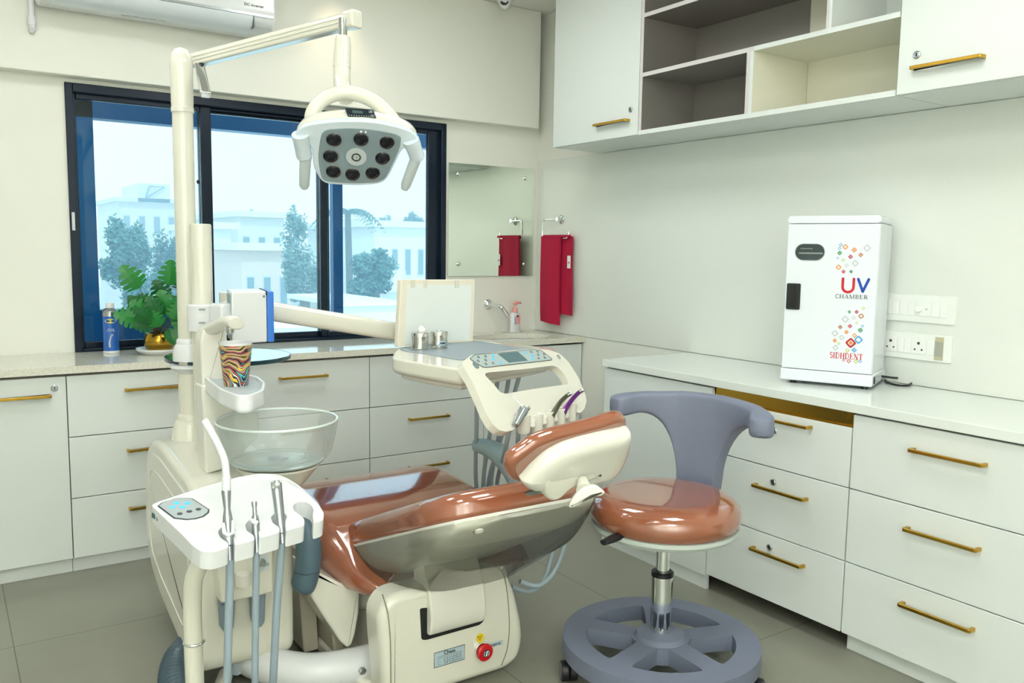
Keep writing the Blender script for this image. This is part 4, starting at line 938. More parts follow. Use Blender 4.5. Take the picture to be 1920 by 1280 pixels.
b.tube(smooth([dep(641, 128, DLm - .005), dep(641, 150, DLm - .01), dep(643, 168, DLm - .03), dep(650, 184, DLm - .05)], 5, False), .0245, 24); obj('swivel_sleeve', b, IVORY, lp)
# yoke
b = MB(); b.tube(smooth([dep(584, 232, 2.43), dep(586, 212, 2.43), dep(600, 192, 2.43), (dep(624, 178, 2.43)), dep(652, 174, 2.43), dep(682, 181, 2.43), dep(706, 194, 2.42), dep(728, 214, 2.41), dep(742, 232, 2.41)], 6, False), .0205, 18); obj('yoke', b, IVORY, lp)
# head
el = math.radians(-40); PLm = dep(668, 291, 2.40)
h_ = Vector((-PLm.x, -PLm.y, 0)).normalized(); nl = h_ * math.cos(el) + Vector((0, 0, math.sin(el)))
FLm = Fr(PLm, Vector((0, 0, 1)).cross(nl), nl.cross(Vector((0, 0, 1)).cross(nl)))
head_px = [(553, 256), (558, 243), (575, 233), (600, 228.5), (640, 225), (680, 225), (715, 229), (745, 236), (772, 245), (784, 256), (780, 270), (766, 272), (752, 281), (731, 325), (724, 336), (714, 342.5), (700, 345), (675, 346.7), (640, 346), (615, 344), (604, 339), (597, 330), (588, 313), (585, 281), (580, 268), (560, 270)]
hp = FLm.px(head_px)
BEZ = mat('pale_grey_blue_plastic', (206, 218, 226), .2, coat=.4, noise=.01)
b = MB(); b.slab(fillet(hp, .012, 4), -.012, .004, FLm, .005, .002); obj('face_bezel', b, BEZ, lp)
cap_px = [(553, 256), (558, 243), (575, 233), (600, 228.5), (640, 225), (680, 225), (715, 229), (745, 236), (772, 245), (784, 256), (780, 266), (752, 279), (731, 323), (714, 341), (675, 345), (640, 344), (606, 338), (589, 313), (586, 279), (562, 264)]
cpx = fillet(FLm.px(cap_px), .015, 4)
b = MB(); n2 = normals2(cpx); rings = []
for ins, w_ in ((0, -.012), (.001, -.030), (.006, -.052), (.018, -.068), (.04, -.078)):
    cxm = sum(p[0] for p in cpx) / len(cpx); cym = sum(p[1] for p in cpx) / len(cpx)
    k = 1 - ins / .11
    rings.append([FLm(cxm + (p[0] - cxm) * k, cym + (p[1] - cym) * k + ins * .3, w_) for p in cpx])
b.rings(rings); hb = obj('head_housing', b, IVORY, lp)
gp = FLm.px([(602.5, 252), (606, 246), (616, 241), (640, 239), (662.6, 238.5), (690, 240.5), (717.6, 244.5), (738, 249), (749, 254), (751.5, 260), (747, 281), (728, 322), (722, 332), (712, 337.5), (700, 340), (674.6, 341.6), (645, 341), (620, 339), (608, 336), (602, 327), (597, 296), (599, 270)])
fp = obj('lens_plate', MB().slab(smooth(gp, 3), .0035, .0058, FLm, .0015, 0), mat('lens_plate_grey', (128, 146, 152), .38, coat=.1, noise=.02), lp)
LENS = mat('dark_lens', (14, 18, 28), .12, spec=.35, coat=.15, noise=.2)
for (x, y) in ((626, 259.3), (676.7, 258.6), (725.3, 264.8), (619.7, 290), (717, 294), (625, 319), (661, 324.4), (698.7, 321.5)):
    u, v = FLm.px([(x, y)])[0]
    lo = obj('led_lens', MB().lathe([(.0205, .0056), (.019, .0075), (.014, .0105), (.007, .0118), (.001, .012)], FLm(u, v), 28, FLm), LENS, fp)
    obj('lens_ring', MB().lathe([(.0228, .0055), (.0226, .0072), (.0206, .0078), (.0200, .0062)], FLm(u, v), 28, FLm, cap0=False, cap1=False), STEEL, fp)
u, v = FLm.px([(668, 291.8)])[0]
em = obj('centre_disc', MB().lathe([(.029, .0055), (.029, .0075), (.027, .0085)], FLm(u, v), 36, FLm), mat('disc_silver', (196, 206, 208), .35, .2, noise=.02), fp)
obj('emblem_ring', MB().lathe([(.0135, .0086), (.0135, .0090), (.0090, .0091), (.0088, .0086)], FLm(u, v), 32, FLm, cap0=False, cap1=False), mat('emblem_black', (28, 32, 34), .4, noise=.02), em)
b = MB()
for k in range(14):
    a = 2 * PI * k / 14 + .1
    if k in (3, 10): continue
    F2 = Fr(FLm(u + .0112 * math.cos(a), v + .0112 * math.sin(a), .0091), FLm.ex * -math.sin(a) + FLm.ey * math.cos(a), FLm.ex * math.cos(a) + FLm.ey * math.sin(a)); b.box(-.0011, .0011, -.0013, .0013, -.0002, .0003, F2)
b.box(-.004, .0, .0008, .0030, .0088, .0092, FLm.shift(u, v)).box(-.001, .0035, -.0035, -.0014, .0088, .0092, FLm.shift(u, v)).box(.0012, .0035, .0002, .003, .0088, .0092, FLm.shift(u, v))
obj('emblem_marks', b, mat('emblem_grey', (120, 128, 126), .4, noise=.02), em)
for (x, y) in ((677, 245), (685.5, 245.8)): u, v = FLm.px([(x, y)])[0]; obj('sensor_bead', MB().ball(FLm(u, v, .006), .0048), CHROME, fp)
# handles
for wing, grip in (([(563, 252), (566, 270), (570, 290), (573.5, 300)], [(573.2, 293), (571.5, 320), (570.5, 346), (571, 352)]), ([(770, 262), (777, 280), (781.5, 292), (782, 297)], [(781, 293), (771, 320), (761, 346), (758.5, 354)])):
    r0 = .021
    P = [pl(x, y, FLm(0, 0, .0), FLm.ez) for x, y in wing]; b = MB(); b.tube(smooth(P, 5, False), [.024] * 4 + [.0225] * 8 + [.0185] * 3 + [.017], 20); obj('handle_root', b, BEZ, lp)
    P = [pl(x, y, FLm(0, 0, .003), FLm.ez) for x, y in grip]; b = MB(); b.tube(P, [.0165, .0158, .0150, .0105], 20); obj('grip_handle', b, mat('grip_grey', (196, 206, 208), .45, noise=.02), lp)
# display on the housing's upper side
wq = [pl(x, y, FLm(0, FLm.px([(672, 226)])[0][1], -.02), (FLm.ey + FLm.ez * .30).normalized()) for x, y in ((647, 204), (700, 207.5), (705, 222), (652.5, 219.5))]
Fd = Fr(wq[3], wq[2] - wq[3], wq[0] - wq[3]); 
dq = Fd.px([(647, 204), (700, 207.5), (705, 222), (652.5, 219.5)])
dsp = obj('display_panel', MB().prism(dq, -.012, .004, Fd), mat('display_black', (28, 38, 44), .15, noise=.05), lp)
q = Fd.px([(660, 208.5), (679, 210), (681, 215), (661.5, 214)]); obj('display_window', MB().prism(q, .004, .0045, Fd), mat('display_lcd', (70, 92, 92), .2, noise=.03), dsp)
b = MB()
for k in range(9): u, v = Fd.px([(655 + k * 4.6, 217.8 + k * .27)])[0]; b.box(u - .0012, u + .0012, v - .0012, v + .0012, .004, .0046, Fd)
for (x, y) in ((695.5, 211.5), (698.5, 219.3)):
    u, v = Fd.px([(x, y)])[0]; b.tube([Fd(u + p * .0052, v + r_ * .0034, .0044) for p, r_ in ((-1, -1), (1, -1), (1, 1), (-1, 1), (-1, -1))], .0005, 4); b.box(u - .002, u + .002, v - .0015, v + .0015, .004, .0046, Fd)
obj('display_marks', b, mat('display_print', (170, 184, 186), .5, noise=.02), dsp)

# ================================================================== dental chair
ch = thing('dental_chair', 'reclined tan brown dental chair with an ivory shell and base', 'dental chair', (1.3, 2.4, 0))
FB = fy(2.15)
bp_ = [(692, 1300), (690, 1180), (682, 1140), (694, 1122), (722, 1112), (800, 1104), (900, 1085), (938, 1068), (960, 1074), (975, 1110), (985, 1180), (985, 1215), (975, 1234), (950, 1252), (893, 1278), (800, 1318)]
bq_ = FB.px(bp_)
bq_ = [(-.0 + x, max(.012, z)) for x, z in bq_]
bq_ = [(1.03, .012), (1.015, .22), (1.01, .30), (1.03, .335), (1.06, .352), (1.20, .352), (1.36, .345), (1.42, .352), (1.462, .335), (1.492, .27), (1.522, .16), (1.528, .09), (1.51, .035), (1.46, .012)]
b = MB(); b.slab(fillet(bq_, .03, 4), -.105, 0, FB, .03, .01, 5); b.box(1.10, 1.46, 2.30, 2.85, .012, .20); obj('base', b, IVORY, ch)
sq = FB.px([(943, 1066), (951, 1110), (955, 1170), (951, 1215), (940, 1247)])
b = MB(); b.tube([FB(u, v, .0) for u, v in smooth(sq, 5, False)], .0022, 6); obj('base_seam', b, mat('seam_shade', (150, 148, 130), .5, noise=.02), ch)
sq = FB.px([(717, 1114), (727, 1150), (732, 1205), (733, 1300)])
b = MB(); b.tube([FB(u, v, .0) for u, v in smooth(sq, 5, False)], .0022, 6); obj('base_seam', b, mat('seam_shade', (150, 148, 130), .5, noise=.02), ch)
# hinge cover in a dark slot
so_ = FB.px([(787, 1140), (790, 1199), (800, 1199), (899, 1171), (907, 1163), (908, 1130)])
slot = obj('hinge_slot', MB().prism(fillet(so_, .008), -.002, .0012, FB), DARK, ch)
hq = FB.px([(797, 1190), (904, 1161), (907, 1085), (885, 1012), (842, 1018), (798, 1090)])
xs = (hq[0][0] + .006, hq[1][0] - .004); zt = hq[3][1]
pro = [(2.135, .206), (2.122, .232), (2.120, .27), (2.13, .32), (2.165, .39), (2.20, .45), (2.24, .46), (2.24, .22), (2.16, .208)]
b = MB(); b.slab(fillet(pro, .02), xs[0], xs[1], Fr((0, 0, 0), (0, 1, 0), (0, 0, 1)), .006); obj('hinge_cover', b, IVORY2, ch)
# plate, warning dot, emergency button
q = FB.px([(813, 1223), (870.5, 1207.5), (871.5, 1235), (814, 1252)])
q = [(1.165, .1455), (1.279, .1455), (1.279, .0895), (1.165, .0895)]
q = FB.px([(813, 1224), (870, 1208), (871.5, 1234.5), (814.5, 1251.5)])
x0_, x1_ = (q[0][0] + q[3][0]) / 2, (q[1][0] + q[2][0]) / 2; zt_, zb_ = (q[0][1] + q[1][1]) / 2, (q[2][1] + q[3][1]) / 2
npl = obj('name_plate', MB().box(x0_, x1_, zb_, zt_, 0, .0014, FB), mat('plate_blue', (186, 206, 216), .35, .2, noise=.02), ch)
INK = mat('plate_ink', (38, 52, 66), .5, noise=.02)
b = MB(); b.tube([FB(u, v, .0016) for u, v in ((x0_, zb_), (x1_, zb_), (x1_, zt_), (x0_, zt_), (x0_, zb_))], .001, 4); obj('plate_border', b, INK, npl)
text('lettering', 'Chesa', .016, Fr(FB((x0_ + x1_) / 2, zt_ - .0085, .0014), (1, 0, 0), (0, 0, 1)), INK, npl, bold=.0003)
b = MB(); rp = random.Random(3)
for row, h in ((.34, .0012), (.44, .0012), (.56, .004), (.70, .0045), (.85, .0045)):
    u = x0_ + .012
    while u < x1_ - .01:
        w_ = rp.uniform(.002, .006); z_ = zt_ - (zt_ - zb_) * row
        if row > .5 and u < x0_ + .03 and u > x0_ + .022: u = x0_ + .034; continue
        hh = h * (rp.uniform(.6, 1) if row > .5 and u > x0_ + .03 else .35 if row > .5 else 1)
        b.box(u, u + w_ * (.45 if row > .5 else .8), z_ - hh / 2, z_ + hh / 2, .0014, .0018, FB); u += w_ + .0012
obj('plate_writing', b, INK, npl)
u, v = FB.px([(900, 1195)])[0]
ws = obj('warning_dot', MB().lathe([(.0145, 0), (.0145, .001)], FB(u, v), 28, FB), mat('warning_yellow', (236, 210, 30), .45, noise=.02), ch)
b = MB(); b.tube([FB(u + a * .009, v + c_ * .009, .0012) for a, c_ in ((-1, .62), (1, .62), (0, -1), (-1, .62))], .0008, 5); b.tube([FB(u, v + .004, .0012), FB(u, v - .004, .0012)], .0007, 5); obj('warning_triangle', b, INK, ws)
u, v = FB.px([(925, 1208)])[0]
el_ = obj('emergency_label', MB().box(u - .036, u + .036, v - .008, v + .008, 0, .0010, FB), mat('label_blue_grey', (184, 202, 210), .45, noise=.02), ch)
text('lettering', 'Emergency', .0125, Fr(FB(u, v, .001), (1, 0, 0), (0, 0, 1)), INK, el_, bold=.0002)
u, v = FB.px([(902, 1217)])[0]
es = obj('emergency_button', MB().lathe([(.018, .010), (.0275, .020), (.0275, .027), (.024, .031), (.004, .032)], FB(u, v), 36, FB), mat('button_red', (206, 10, 24), .25, coat=.4, noise=.02), ch)
obj('button_collar', MB().lathe([(.0265, 0), (.0265, .009), (.020, .013)], FB(u, v), 32, FB), CHROME, es)
obj('button_disc', MB().lathe([(.0125, .0315), (.0125, .0328)], FB(u, v), 24, FB), INK, es)
b = MB()
for s in (-1, 1): b.tube([FB(u + s * (.0088 * math.cos(a)), v + .0095 * math.sin(a), .0332) for a in [-.9 + .18 * k for k in range(11)]], .0011, 6)
b.tube([FB(u + .002, v + .008, .0332), FB(u - .001, v - .008, .0332)], .0022, 6); obj('button_arrows', b, WHITEP, es)
# lift column seen left of the base
q1 = at(548, 1120, 'y', 2.66); 
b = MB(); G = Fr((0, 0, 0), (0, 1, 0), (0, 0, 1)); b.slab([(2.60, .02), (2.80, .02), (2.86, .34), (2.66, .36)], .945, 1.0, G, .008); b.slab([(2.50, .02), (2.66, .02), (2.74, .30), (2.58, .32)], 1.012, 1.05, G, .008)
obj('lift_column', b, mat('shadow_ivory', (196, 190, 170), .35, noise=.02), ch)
b = MB(); b.slab(rr(1.0, 1.46, 2.25, 3.3, .08), 0, .045, Fr((0, 0, 0), (1, 0, 0), (0, 1, 0)), .012); obj('foot_plate', b, IVORY, ch)
# seat cushion: rises from the hips to the knees
def seat_body(spine, xc, r=.065, shrink=0.0):
    mb = MB(); A = smooth([Vector((y, zt_, zb_)) for y, zt_, zb_, _ in spine], 5, False); W = smooth([Vector((w, 0, 0)) for *_, w in spine], 5, False); rings = []
    for i_, (p, w_) in enumerate(zip(A, W)):
        e_ = min(i_, len(A) - 1 - i_); k_ = (.5, .80, .94, 1)[min(e_, 3)]; mid = (p.y + p.z) / 2; h_ = (p.y - p.z) / 2 * k_
        rings.append([Vector((xc + u, p.x, mid + v)) for u, v in rr(-w_.x + shrink, w_.x - shrink, -h_, h_, min(r, h_ * .95), 7)])
    mb.rings(rings); return mb
spine = [(2.985, .476, .40, .27), (2.955, .494, .33, .305), (2.88, .50, .26, .332), (2.75, .493, .215, .34), (2.65, .480, .23, .342), (2.55, .450, .25, .342), (2.45, .405, .27, .335), (2.36, .368, .295, .32), (2.29, .352, .305, .295), (2.255, .340, .312, .265)]
obj('seat_cushion', seat_body(spine, 1.322), TAN, ch)
FLg = Fr(Vector((1.335, 2.95, .425)), (1, 0, 0), (0, .84, -.54))
b = MB(); b.slab(smooth([(-.27, .02), (-.2, -.0), (0, -.0), (.2, 0), (.27, .02), (.26, .3), (.23, .50), (.15, .56), (0, .575), (-.15, .56), (-.23, .50), (-.26, .3)], 5), -.08, 0, FLg, .035, .02, 5); obj('leg_rest', b, TAN, ch)
obj('seat_frame', seat_body([(2.9, .28, .16, .24), (2.7, .24, .15, .26), (2.5, .27, .17, .26), (2.36, .31, .22, .24), (2.3, .32, .27, .2)], 1.338, .03), IVORY, ch)
q = [(578, 1068), (600, 1074), (640, 1094), (676, 1100), (674, 1150), (667, 1190), (660, 1210), (652, 1215), (640, 1205), (612, 1163), (586, 1122)]
FSk = fy(2.39); b = MB(); b.slab(fillet(FSk.px(q), .006), -.16, 0, FSk, .010, .01); obj('seat_skirt', b, IVORY, ch)
# backrest
ba = math.radians(22); Lb = .70
FBk = Fr((1.34, 2.50, .392), (1, 0, 0), (0, -math.cos(ba), math.sin(ba)))
FBk = Fr(FBk.O, -FBk.ex, FBk.ey)                       # outward (third) axis points up, along the patient's front
bo = [(-.282, -.03), (-.24, -.10), (0, -.12), (.23, -.09), (.268, -.02), (.268, .25), (.278, .46), (.272, .58), (.235, .655), (.16, .69), (0, .70), (-.16, .69), (-.235, .655), (-.272, .58), (-.278, .46), (-.272, .25)]
bos = smooth(bo, 5)
b = MB(); b.slab(bos, .0, .078, FBk, .04, .018, 6); obj('backrest_cushion', b, TAN, ch)
def hull(dfun, pw=.62, wid=1.0, ins=.006, n=24, top=.004):
    mb = MB(); rings = []
    N = 26
    for k in range(N + 1):
        t = -.10 + (.795) * k / N
        # half width of the outline at this t
        ws_ = [abs(p[0]) for p in bos if abs(p[1] - t) < .03] or [0.05]
        hw = max(ws_) - ins
        if k == 0: hw = .17
        if k == N: hw = .12
        d = dfun(t)
        ring = []
        for j in range(n + 1):
            a = PI * j / n
            cx_ = math.cos(a); sx_ = math.sin(a)
            ring.append(FBk(hw * wid * math.copysign(abs(cx_) ** .55, cx_), t, top - d * sx_ ** pw))
        rings.append(ring)
    mb.rings(rings); return mb
def d_shell(t): x = max(0, min(1, (t + .10) / .795)); return (.165 - .10 * x) * min(1, .25 + 4.5 * x) * min(1, .35 + 6 * (1 - x))
def d_film(t): x = max(0, min(1, (t + .10) / .795)); return (.285 - .185 * x) * min(1, .2 + 4.0 * x) * min(1, .15 + 5 * (1 - x))
sh_ = obj('backrest_shell', hull(d_shell), IVORY2, ch)
fo = obj('plastic_cover', hull(d_film, pw=.8, ins=.002, top=-.004), FILM, ch, label='clear plastic dust cover under the backrest')
from mathutils.bvhtree import BVHTree
hm = hull(d_shell); hm.bm.normal_update(); bvh = BVHTree.FromBMesh(hm.bm)
for (x, y) in ((897, 995), (692, 1050)):
    q_, nq, _, _ = bvh.ray_cast(CAM, ray(x, y).normalized())
    if q_ is None: continue
    if nq.dot(CAM - q_) < 0: nq = -nq
    Fq = Fr(q_, Vector((0, 0, 1)).cross(nq), nq.cross(Vector((0, 0, 1)).cross(nq)))
    obj('screw_cap', MB().lathe([(.017, -.004), (.017, .001), (.014, .004), (.002, .005)], q_, 20, Fq, sy=.8), IVORY, sh_)
hm.bm.free()
# headrest
hc = dep(1075, 850, 2.2)
FHd = Fr(hc, (1, .05, 0), (0, -.50, .87))
if FHd.ez.dot(CAM - hc) < 0: FHd = Fr(hc, -FHd.ex, FHd.ey)
ho = FHd.px([(957, 893), (958, 875), (970, 860), (990, 846), (1010, 832), (1040, 820), (1080, 809), (1130, 796), (1160, 786), (1176, 786), (1181, 797), (1178, 815), (1165, 850), (1148, 874), (1100, 893), (1040, 900), (1000, 908), (968, 908)])
b = MB(); b.slab(smooth(ho, 4), -.050, -.004, FHd, .020, .024, 6); obj('headrest_cushion', b, TAN, ch)
hs = FHd.px([(974, 896), (980, 888), (998, 868), (1026, 844), (1060, 827), (1110, 813), (1160, 802), (1175, 800), (1177, 812), (1171, 838), (1160, 864), (1142, 884), (1115, 893), (1090, 900), (1050, 896), (1024, 897), (998, 907), (984, 908)])
hs_ = smooth(hs, 4)
b = MB(); n2 = normals2(hs_); cxm = sum(p[0] for p in hs_) / len(hs_); cym = sum(p[1] for p in hs_) / len(hs_)
b.rings([[FHd(cxm + (p[0] - cxm) * k, cym + (p[1] - cym) * k, w_) for p in hs_] for k, w_ in ((1.0, -.004), (1.0, .010), (.975, .022), (.92, .032), (.80, .040), (.6, .044))])
hsh = obj('headrest_shell', b, IVORY2, ch)
b = MB(); q = FHd.px([(1095, 865), (1118, 861), (1143, 856)]); b.tube([FHd(u_, v_, .036) for u_, v_ in q], .0011, 5); q = FHd.px([(1095, 866), (1098, 880), (1092, 897)]); b.tube([FHd(u_, v_, .036) for u_, v_ in q], .0011, 5)
obj('lid_line', b, mat('seam_shade', (150, 148, 130), .5, noise=.02), hsh)
hr = smooth(FHd.px([(1063, 866), (1066, 852), (1078, 843), (1100, 837), (1130, 831), (1150, 828), (1153, 832), (1140, 838), (1112, 845), (1088, 852), (1076, 862), (1070, 872)]), 3)
obj('grip_recess', MB().slab(hr, .020, .0405, FHd, .003, 0), IVORY2, hsh)
b = MB(); FK2 = Fr(dep(1050, 915, 2.17), FHd.ex, (0, -.3, 1))
if FK2.ez.dot(CAM - FK2.O) < 0: FK2 = Fr(FK2.O, -FK2.ex, FK2.ey)
q = FK2.px([(1022, 905), (1034, 892), (1060, 886), (1095, 888), (1120, 884), (1132, 892), (1095, 908), (1070, 920), (1052, 936), (1036, 940), (1026, 930)])
b.slab(smooth(q, 4), -.05, 0, FK2, .010, .01); obj('headrest_bracket', b, IVORY, ch)
b = MB(); q = FK2.px([(1004, 941), (1008, 945), (1050, 937), (1046, 934), (1030, 932), (1016, 936)]); b.slab(q, -.05, -.04, FK2, .001); obj('bracket_slot', b, STEEL, ch)
kc = dep(1098, 918, 2.16); Fkn = Fr(kc, CR, -CD)
b = MB(); lath_path(b, dep(1092, 900, 2.20), dep(1096, 918, 2.17), [(0, .014), (.5, .017), (1, .022)], 20)
q = Fkn.px([(1086, 918), (1098, 911), (1115, 908), (1130, 918), (1133, 923), (1126, 929), (1112, 930), (1098, 938), (1086, 946), (1070, 951), (1067, 946), (1074, 932)])
b.slab(smooth(q, 4), -.016, .010, Fkn, .007, .007, 4); obj('headrest_knob', b, IVORY2, ch)
# armrests
ARM = mat('slate_teal_armrest', (160, 188, 196), .42, noise=.03)
P = [at(890, 834, 'x', 1.60), at(910, 838, 'x', 1.605), at(935, 850, 'x', 1.61), at(955, 868, 'x', 1.61), at(968, 888, 'x', 1.61), at(978, 912, 'x', 1.605), at(984, 945, 'x', 1.60)]
b = MB(); Ps = smooth(P, 5, False); R_ = [.014] + [.022 + .024 * min(1, k / 14) for k in range(1, len(Ps))]
b.tube(Ps, R_, 18, flat=.85); obj('armrest', b, ARM, ch)
P = [dep(548, 930, 2.56), dep(566, 975, 2.56), dep(577, 1010, 2.55), dep(578, 1050, 2.55), dep(572, 1085, 2.55), dep(562, 1108, 2.55)]
b = MB(); Ps = smooth(P, 5, False); b.tube(Ps, [.038] * (len(Ps) - 4) + [.037, .034, .027, .013], 18, flat=1.15); la = obj('armrest', b, SLATE, ch)
b = MB(); b.tube([dep(550, 1073, 2.505), dep(575, 1078, 2.485), dep(599, 1073, 2.50)], .0015, 5); obj('armrest_joint', b, mat('joint_shade', (56, 76, 86), .5, noise=.02), la)

# ================================================================== dentist's instrument table on its arm
it = thing('instrument_table', 'ivory instrument table with keypad and handpiece holders on a long arm over the chair', 'instrument table', (1.6, 2.6, 1.0))
Pa = [Vector((PX_ + .03, PY_ - .01, 1.13)), dep(440, 572, 2.93), dep(513, 580, 2.98), dep(640, 600, 3.08), dep(800, 627, 3.24), dep(810, 640, 3.24)]
b = MB(); d0 = (Pa[4] - Pa[2]); Fa2 = Fr(Pa[1], d0.cross(Vector((0, 0, 1))), d0.cross(Vector((0, 0, 1))).cross(d0))
FF = Fa2 if Fa2.ez.dot(d0) > 0 else Fr(Fa2.O, -Fa2.ex, Fa2.ey)
b.slab(fillet([(-.028, -.034), (.028, -.034), (.034, 0), (.028, .034), (-.028, .034), (-.034, 0)], .016), -.04, (Pa[4] - Pa[1]).length, FF, .008); b.lathe([(.05, -.045), (.05, .045)], Pa[1], 28); b.tube([Pa[0], Pa[1]], .03, 16); b.tube([Pa[4] - (Pa[4] - Pa[3]).normalized() * .03, Pa[4] - Vector((0, .05, .10))], .035, 18)
obj('swing_arm', b, IVORY, it)
FTz = Fr((0, 0, 1.0), (1, 0, 0), (0, 1, 0))
body = FTz.px([(735, 670), (738, 660), (748, 651), (780, 647), (840, 642), (900, 638), (960, 644), (1036, 652), (1044, 660), (1010, 667), (940, 679), (874, 691), (852, 690), (800, 682), (752, 674)])
b = MB(); b.slab(fillet(body, .025, 4), -.055, 0, FTz, .008, .02, 4); tb = obj('table_body', b, IVORY, it)
b = MB(); b.slab(fillet(inset2(body, .03), .025, 4), -.072, -.054, FTz, .004, .008); obj('under_tray', b, IVORY2, it)
mp_ = FTz.px([(750, 656), (775, 650), (840, 644), (898, 640), (968, 652), (1000, 654), (905, 664), (866, 676), (846, 673), (800, 664), (765, 660)])
obj('silicone_mat', MB().slab(fillet(mp_, .012), .0, .003, FTz, .001, 0), GREYPAD, it)
# front handle frame, tilted down towards the operator
bd = Vector((.914, .407, 0)); phi = math.radians(50)
be = Vector((.407, -.914, 0)) * math.cos(phi) + Vector((0, 0, -math.sin(phi)))
FFm = Fr(at(960, 672, 'z', 1.012), bd, -be)
outer = FFm.px([(866, 684), (870, 676), (884, 665), (940, 659), (1001, 653), (1030, 656), (1050, 663), (1066, 678), (1085, 708), (1098, 740), (1100, 752), (1096, 766), (1088, 774),
                (1080, 772), (1074, 764), (1068, 762), (1066, 772), (1068, 780), (1062, 784), (1054, 778), (1048, 772), (1045, 779), (1047, 787), (1042, 790), (1033, 784), (1028, 778), (1024, 785), (1026, 793), (1020, 795), (1011, 789), (1006, 784), (1002, 791), (1004, 799), (998, 801), (989, 794), (980, 786),
                (972, 796), (962, 806), (950, 809), (936, 806), (924, 795), (912, 776), (903, 754), (884, 712)])
inner = FFm.px([(908, 702), (914, 698), (980, 692), (1036, 685), (1046, 688), (1057, 699), (1065, 714), (1064, 720), (1000, 729), (946, 738), (936, 734), (928, 722)])
oo = fillet(outer, .006, 3); ii = fillet(inner, .012, 4)
b = MB(); holed(b, oo, ii, -.026, 0, FFm)
fm = obj('handle_frame', b, IVORY, it, bevel=.006, seg=3)
kq = FFm.px([(881, 672), (890, 665), (940, 661), (1003, 655), (1014, 657), (1034, 672), (1034, 675), (1000, 679), (935, 686), (912, 689), (904, 688), (882, 674)])
kb = obj('keypad', MB().prism(fillet(kq, .004), 0, .0012, FFm), mat('keypad_pale', (176, 192, 190), .4, .05, noise=.02), fm)
b = MB(); k2 = fillet(kq, .004); b.tube([FFm(u_, v_, .001) for u_, v_ in k2 + k2[:1]], .0011, 5); obj('keypad_rim', b, mat('keypad_edge', (50, 60, 64), .4, noise=.02), kb)
q = FFm.px([(932.5, 663.5), (970, 659.5), (989, 676), (954, 680)]); obj('lcd_screen', MB().prism(q, .0012, .0020, FFm), mat('lcd_teal', (96, 122, 128), .15, noise=.12, nscale=40), kb)
KB2 = lambda x, y: (870 + x / 10.105, 640 + y / 10.1)
for (x, y) in ((268, 297), (403, 282), (268, 372), (408, 355), (412, 430), (547, 412), (1268, 200), (1384, 190), (1400, 255), (1515, 243), (1410, 322), (1528, 308)):
    u, v = FFm.px([KB2(x, y)])[0]; o = obj('button', MB().prism(rr(u - .0048, u + .0048, v - .0036, v + .0036, .0014), .0012, .002, FFm), mat('key_dark', (64, 70, 76), .4, noise=.02), kb)
    obj('button_mark', MB().box(u - .0024, u + .0024, v - .0016, v + .0016, .002, .0023, FFm), mat('key_mark', (190, 200, 200), .5, noise=.02), o)
for (x, y) in ((542, 270), (543, 342), (683, 402), (1150, 212), (1282, 270), (1293, 335)):
    u, v = FFm.px([KB2(x, y)])[0]; obj('lit_button', MB().prism(rr(u - .0055, u + .0055, v - .0042, v + .0042, .0014), .0012, .0021, FFm), KBLUE, kb)
u, v = FFm.px([(892, 685)])[0]; obj('gauge', MB().lathe([(.0125, 0), (.0125, .002), (.010, .003)], FFm(u, v), 20, FFm), mat('gauge_grey', (140, 160, 164), .2, .4, noise=.1), fm)
u, v = FFm.px([(1046, 670)])[0]; obj('round_knob', MB().lathe([(.009, 0), (.009, .005), (.006, .007)], FFm(u, v), 20, FFm), CHROME, fm)
# holder tubes along the lower edge
hold = [(984, 786), (1008, 783), (1030, 777), (1050, 771), (1071, 764), (1085, 755)]
for (x, y) in hold[:5]:
    u, v = FFm.px([(x, y)])[0]; C0 = FFm(u, v, -.004); up2 = (FFm.ey * .75 + FFm.ez * .65).normalized(); Fh = Fr(C0, FFm.ex, up2.cross(FFm.ex))
    if Fh.ez.dot(up2) < 0: Fh = Fr(C0, -Fh.ex, Fh.ey)
    b = MB(); b.lathe([(.0175, -.04), (.0205, -.032), (.0205, .010), (.019, .014), (.0155, .012), (.0145, -.03)], C0, 20, Fh); obj('holder', b, IVORY2, fm)
# film viewer panel standing on the table
FVw = Fr(at(820, 646, 'z', 1.0), (.97, .23, 0), (.0, .02, 1))
if FVw.ez.dot(CAM - FVw.O) < 0: FVw = Fr(FVw.O, -FVw.ex, FVw.ey)
q = FVw.px([(746, 650), (752, 524), (891, 524), (887, 640)]); vw = obj('film_viewer', MB().slab(fillet(q, .006), -.022, 0, FVw, .003, .003), mat('viewer_cream', (236, 230, 214), .35, noise=.02), it, label='cream framed film viewer panel')
q = FVw.px([(759, 645), (764, 533), (884, 534), (880, 637)]); obj('viewer_screen', MB().prism(q, -.001, .0012, FVw), mat('viewer_white', (234, 240, 238), .35, noise=.01), vw)
for x in (773, 796, 856): u, v = FVw.px([(x, 530)])[0]; obj('film_clip', MB().slab(rr(u - .009, u + .009, v - .018, v + .010, .003), .0012, .006, FVw, .001), mat('clip_clear', (226, 222, 208), .2, noise=.02), vw)
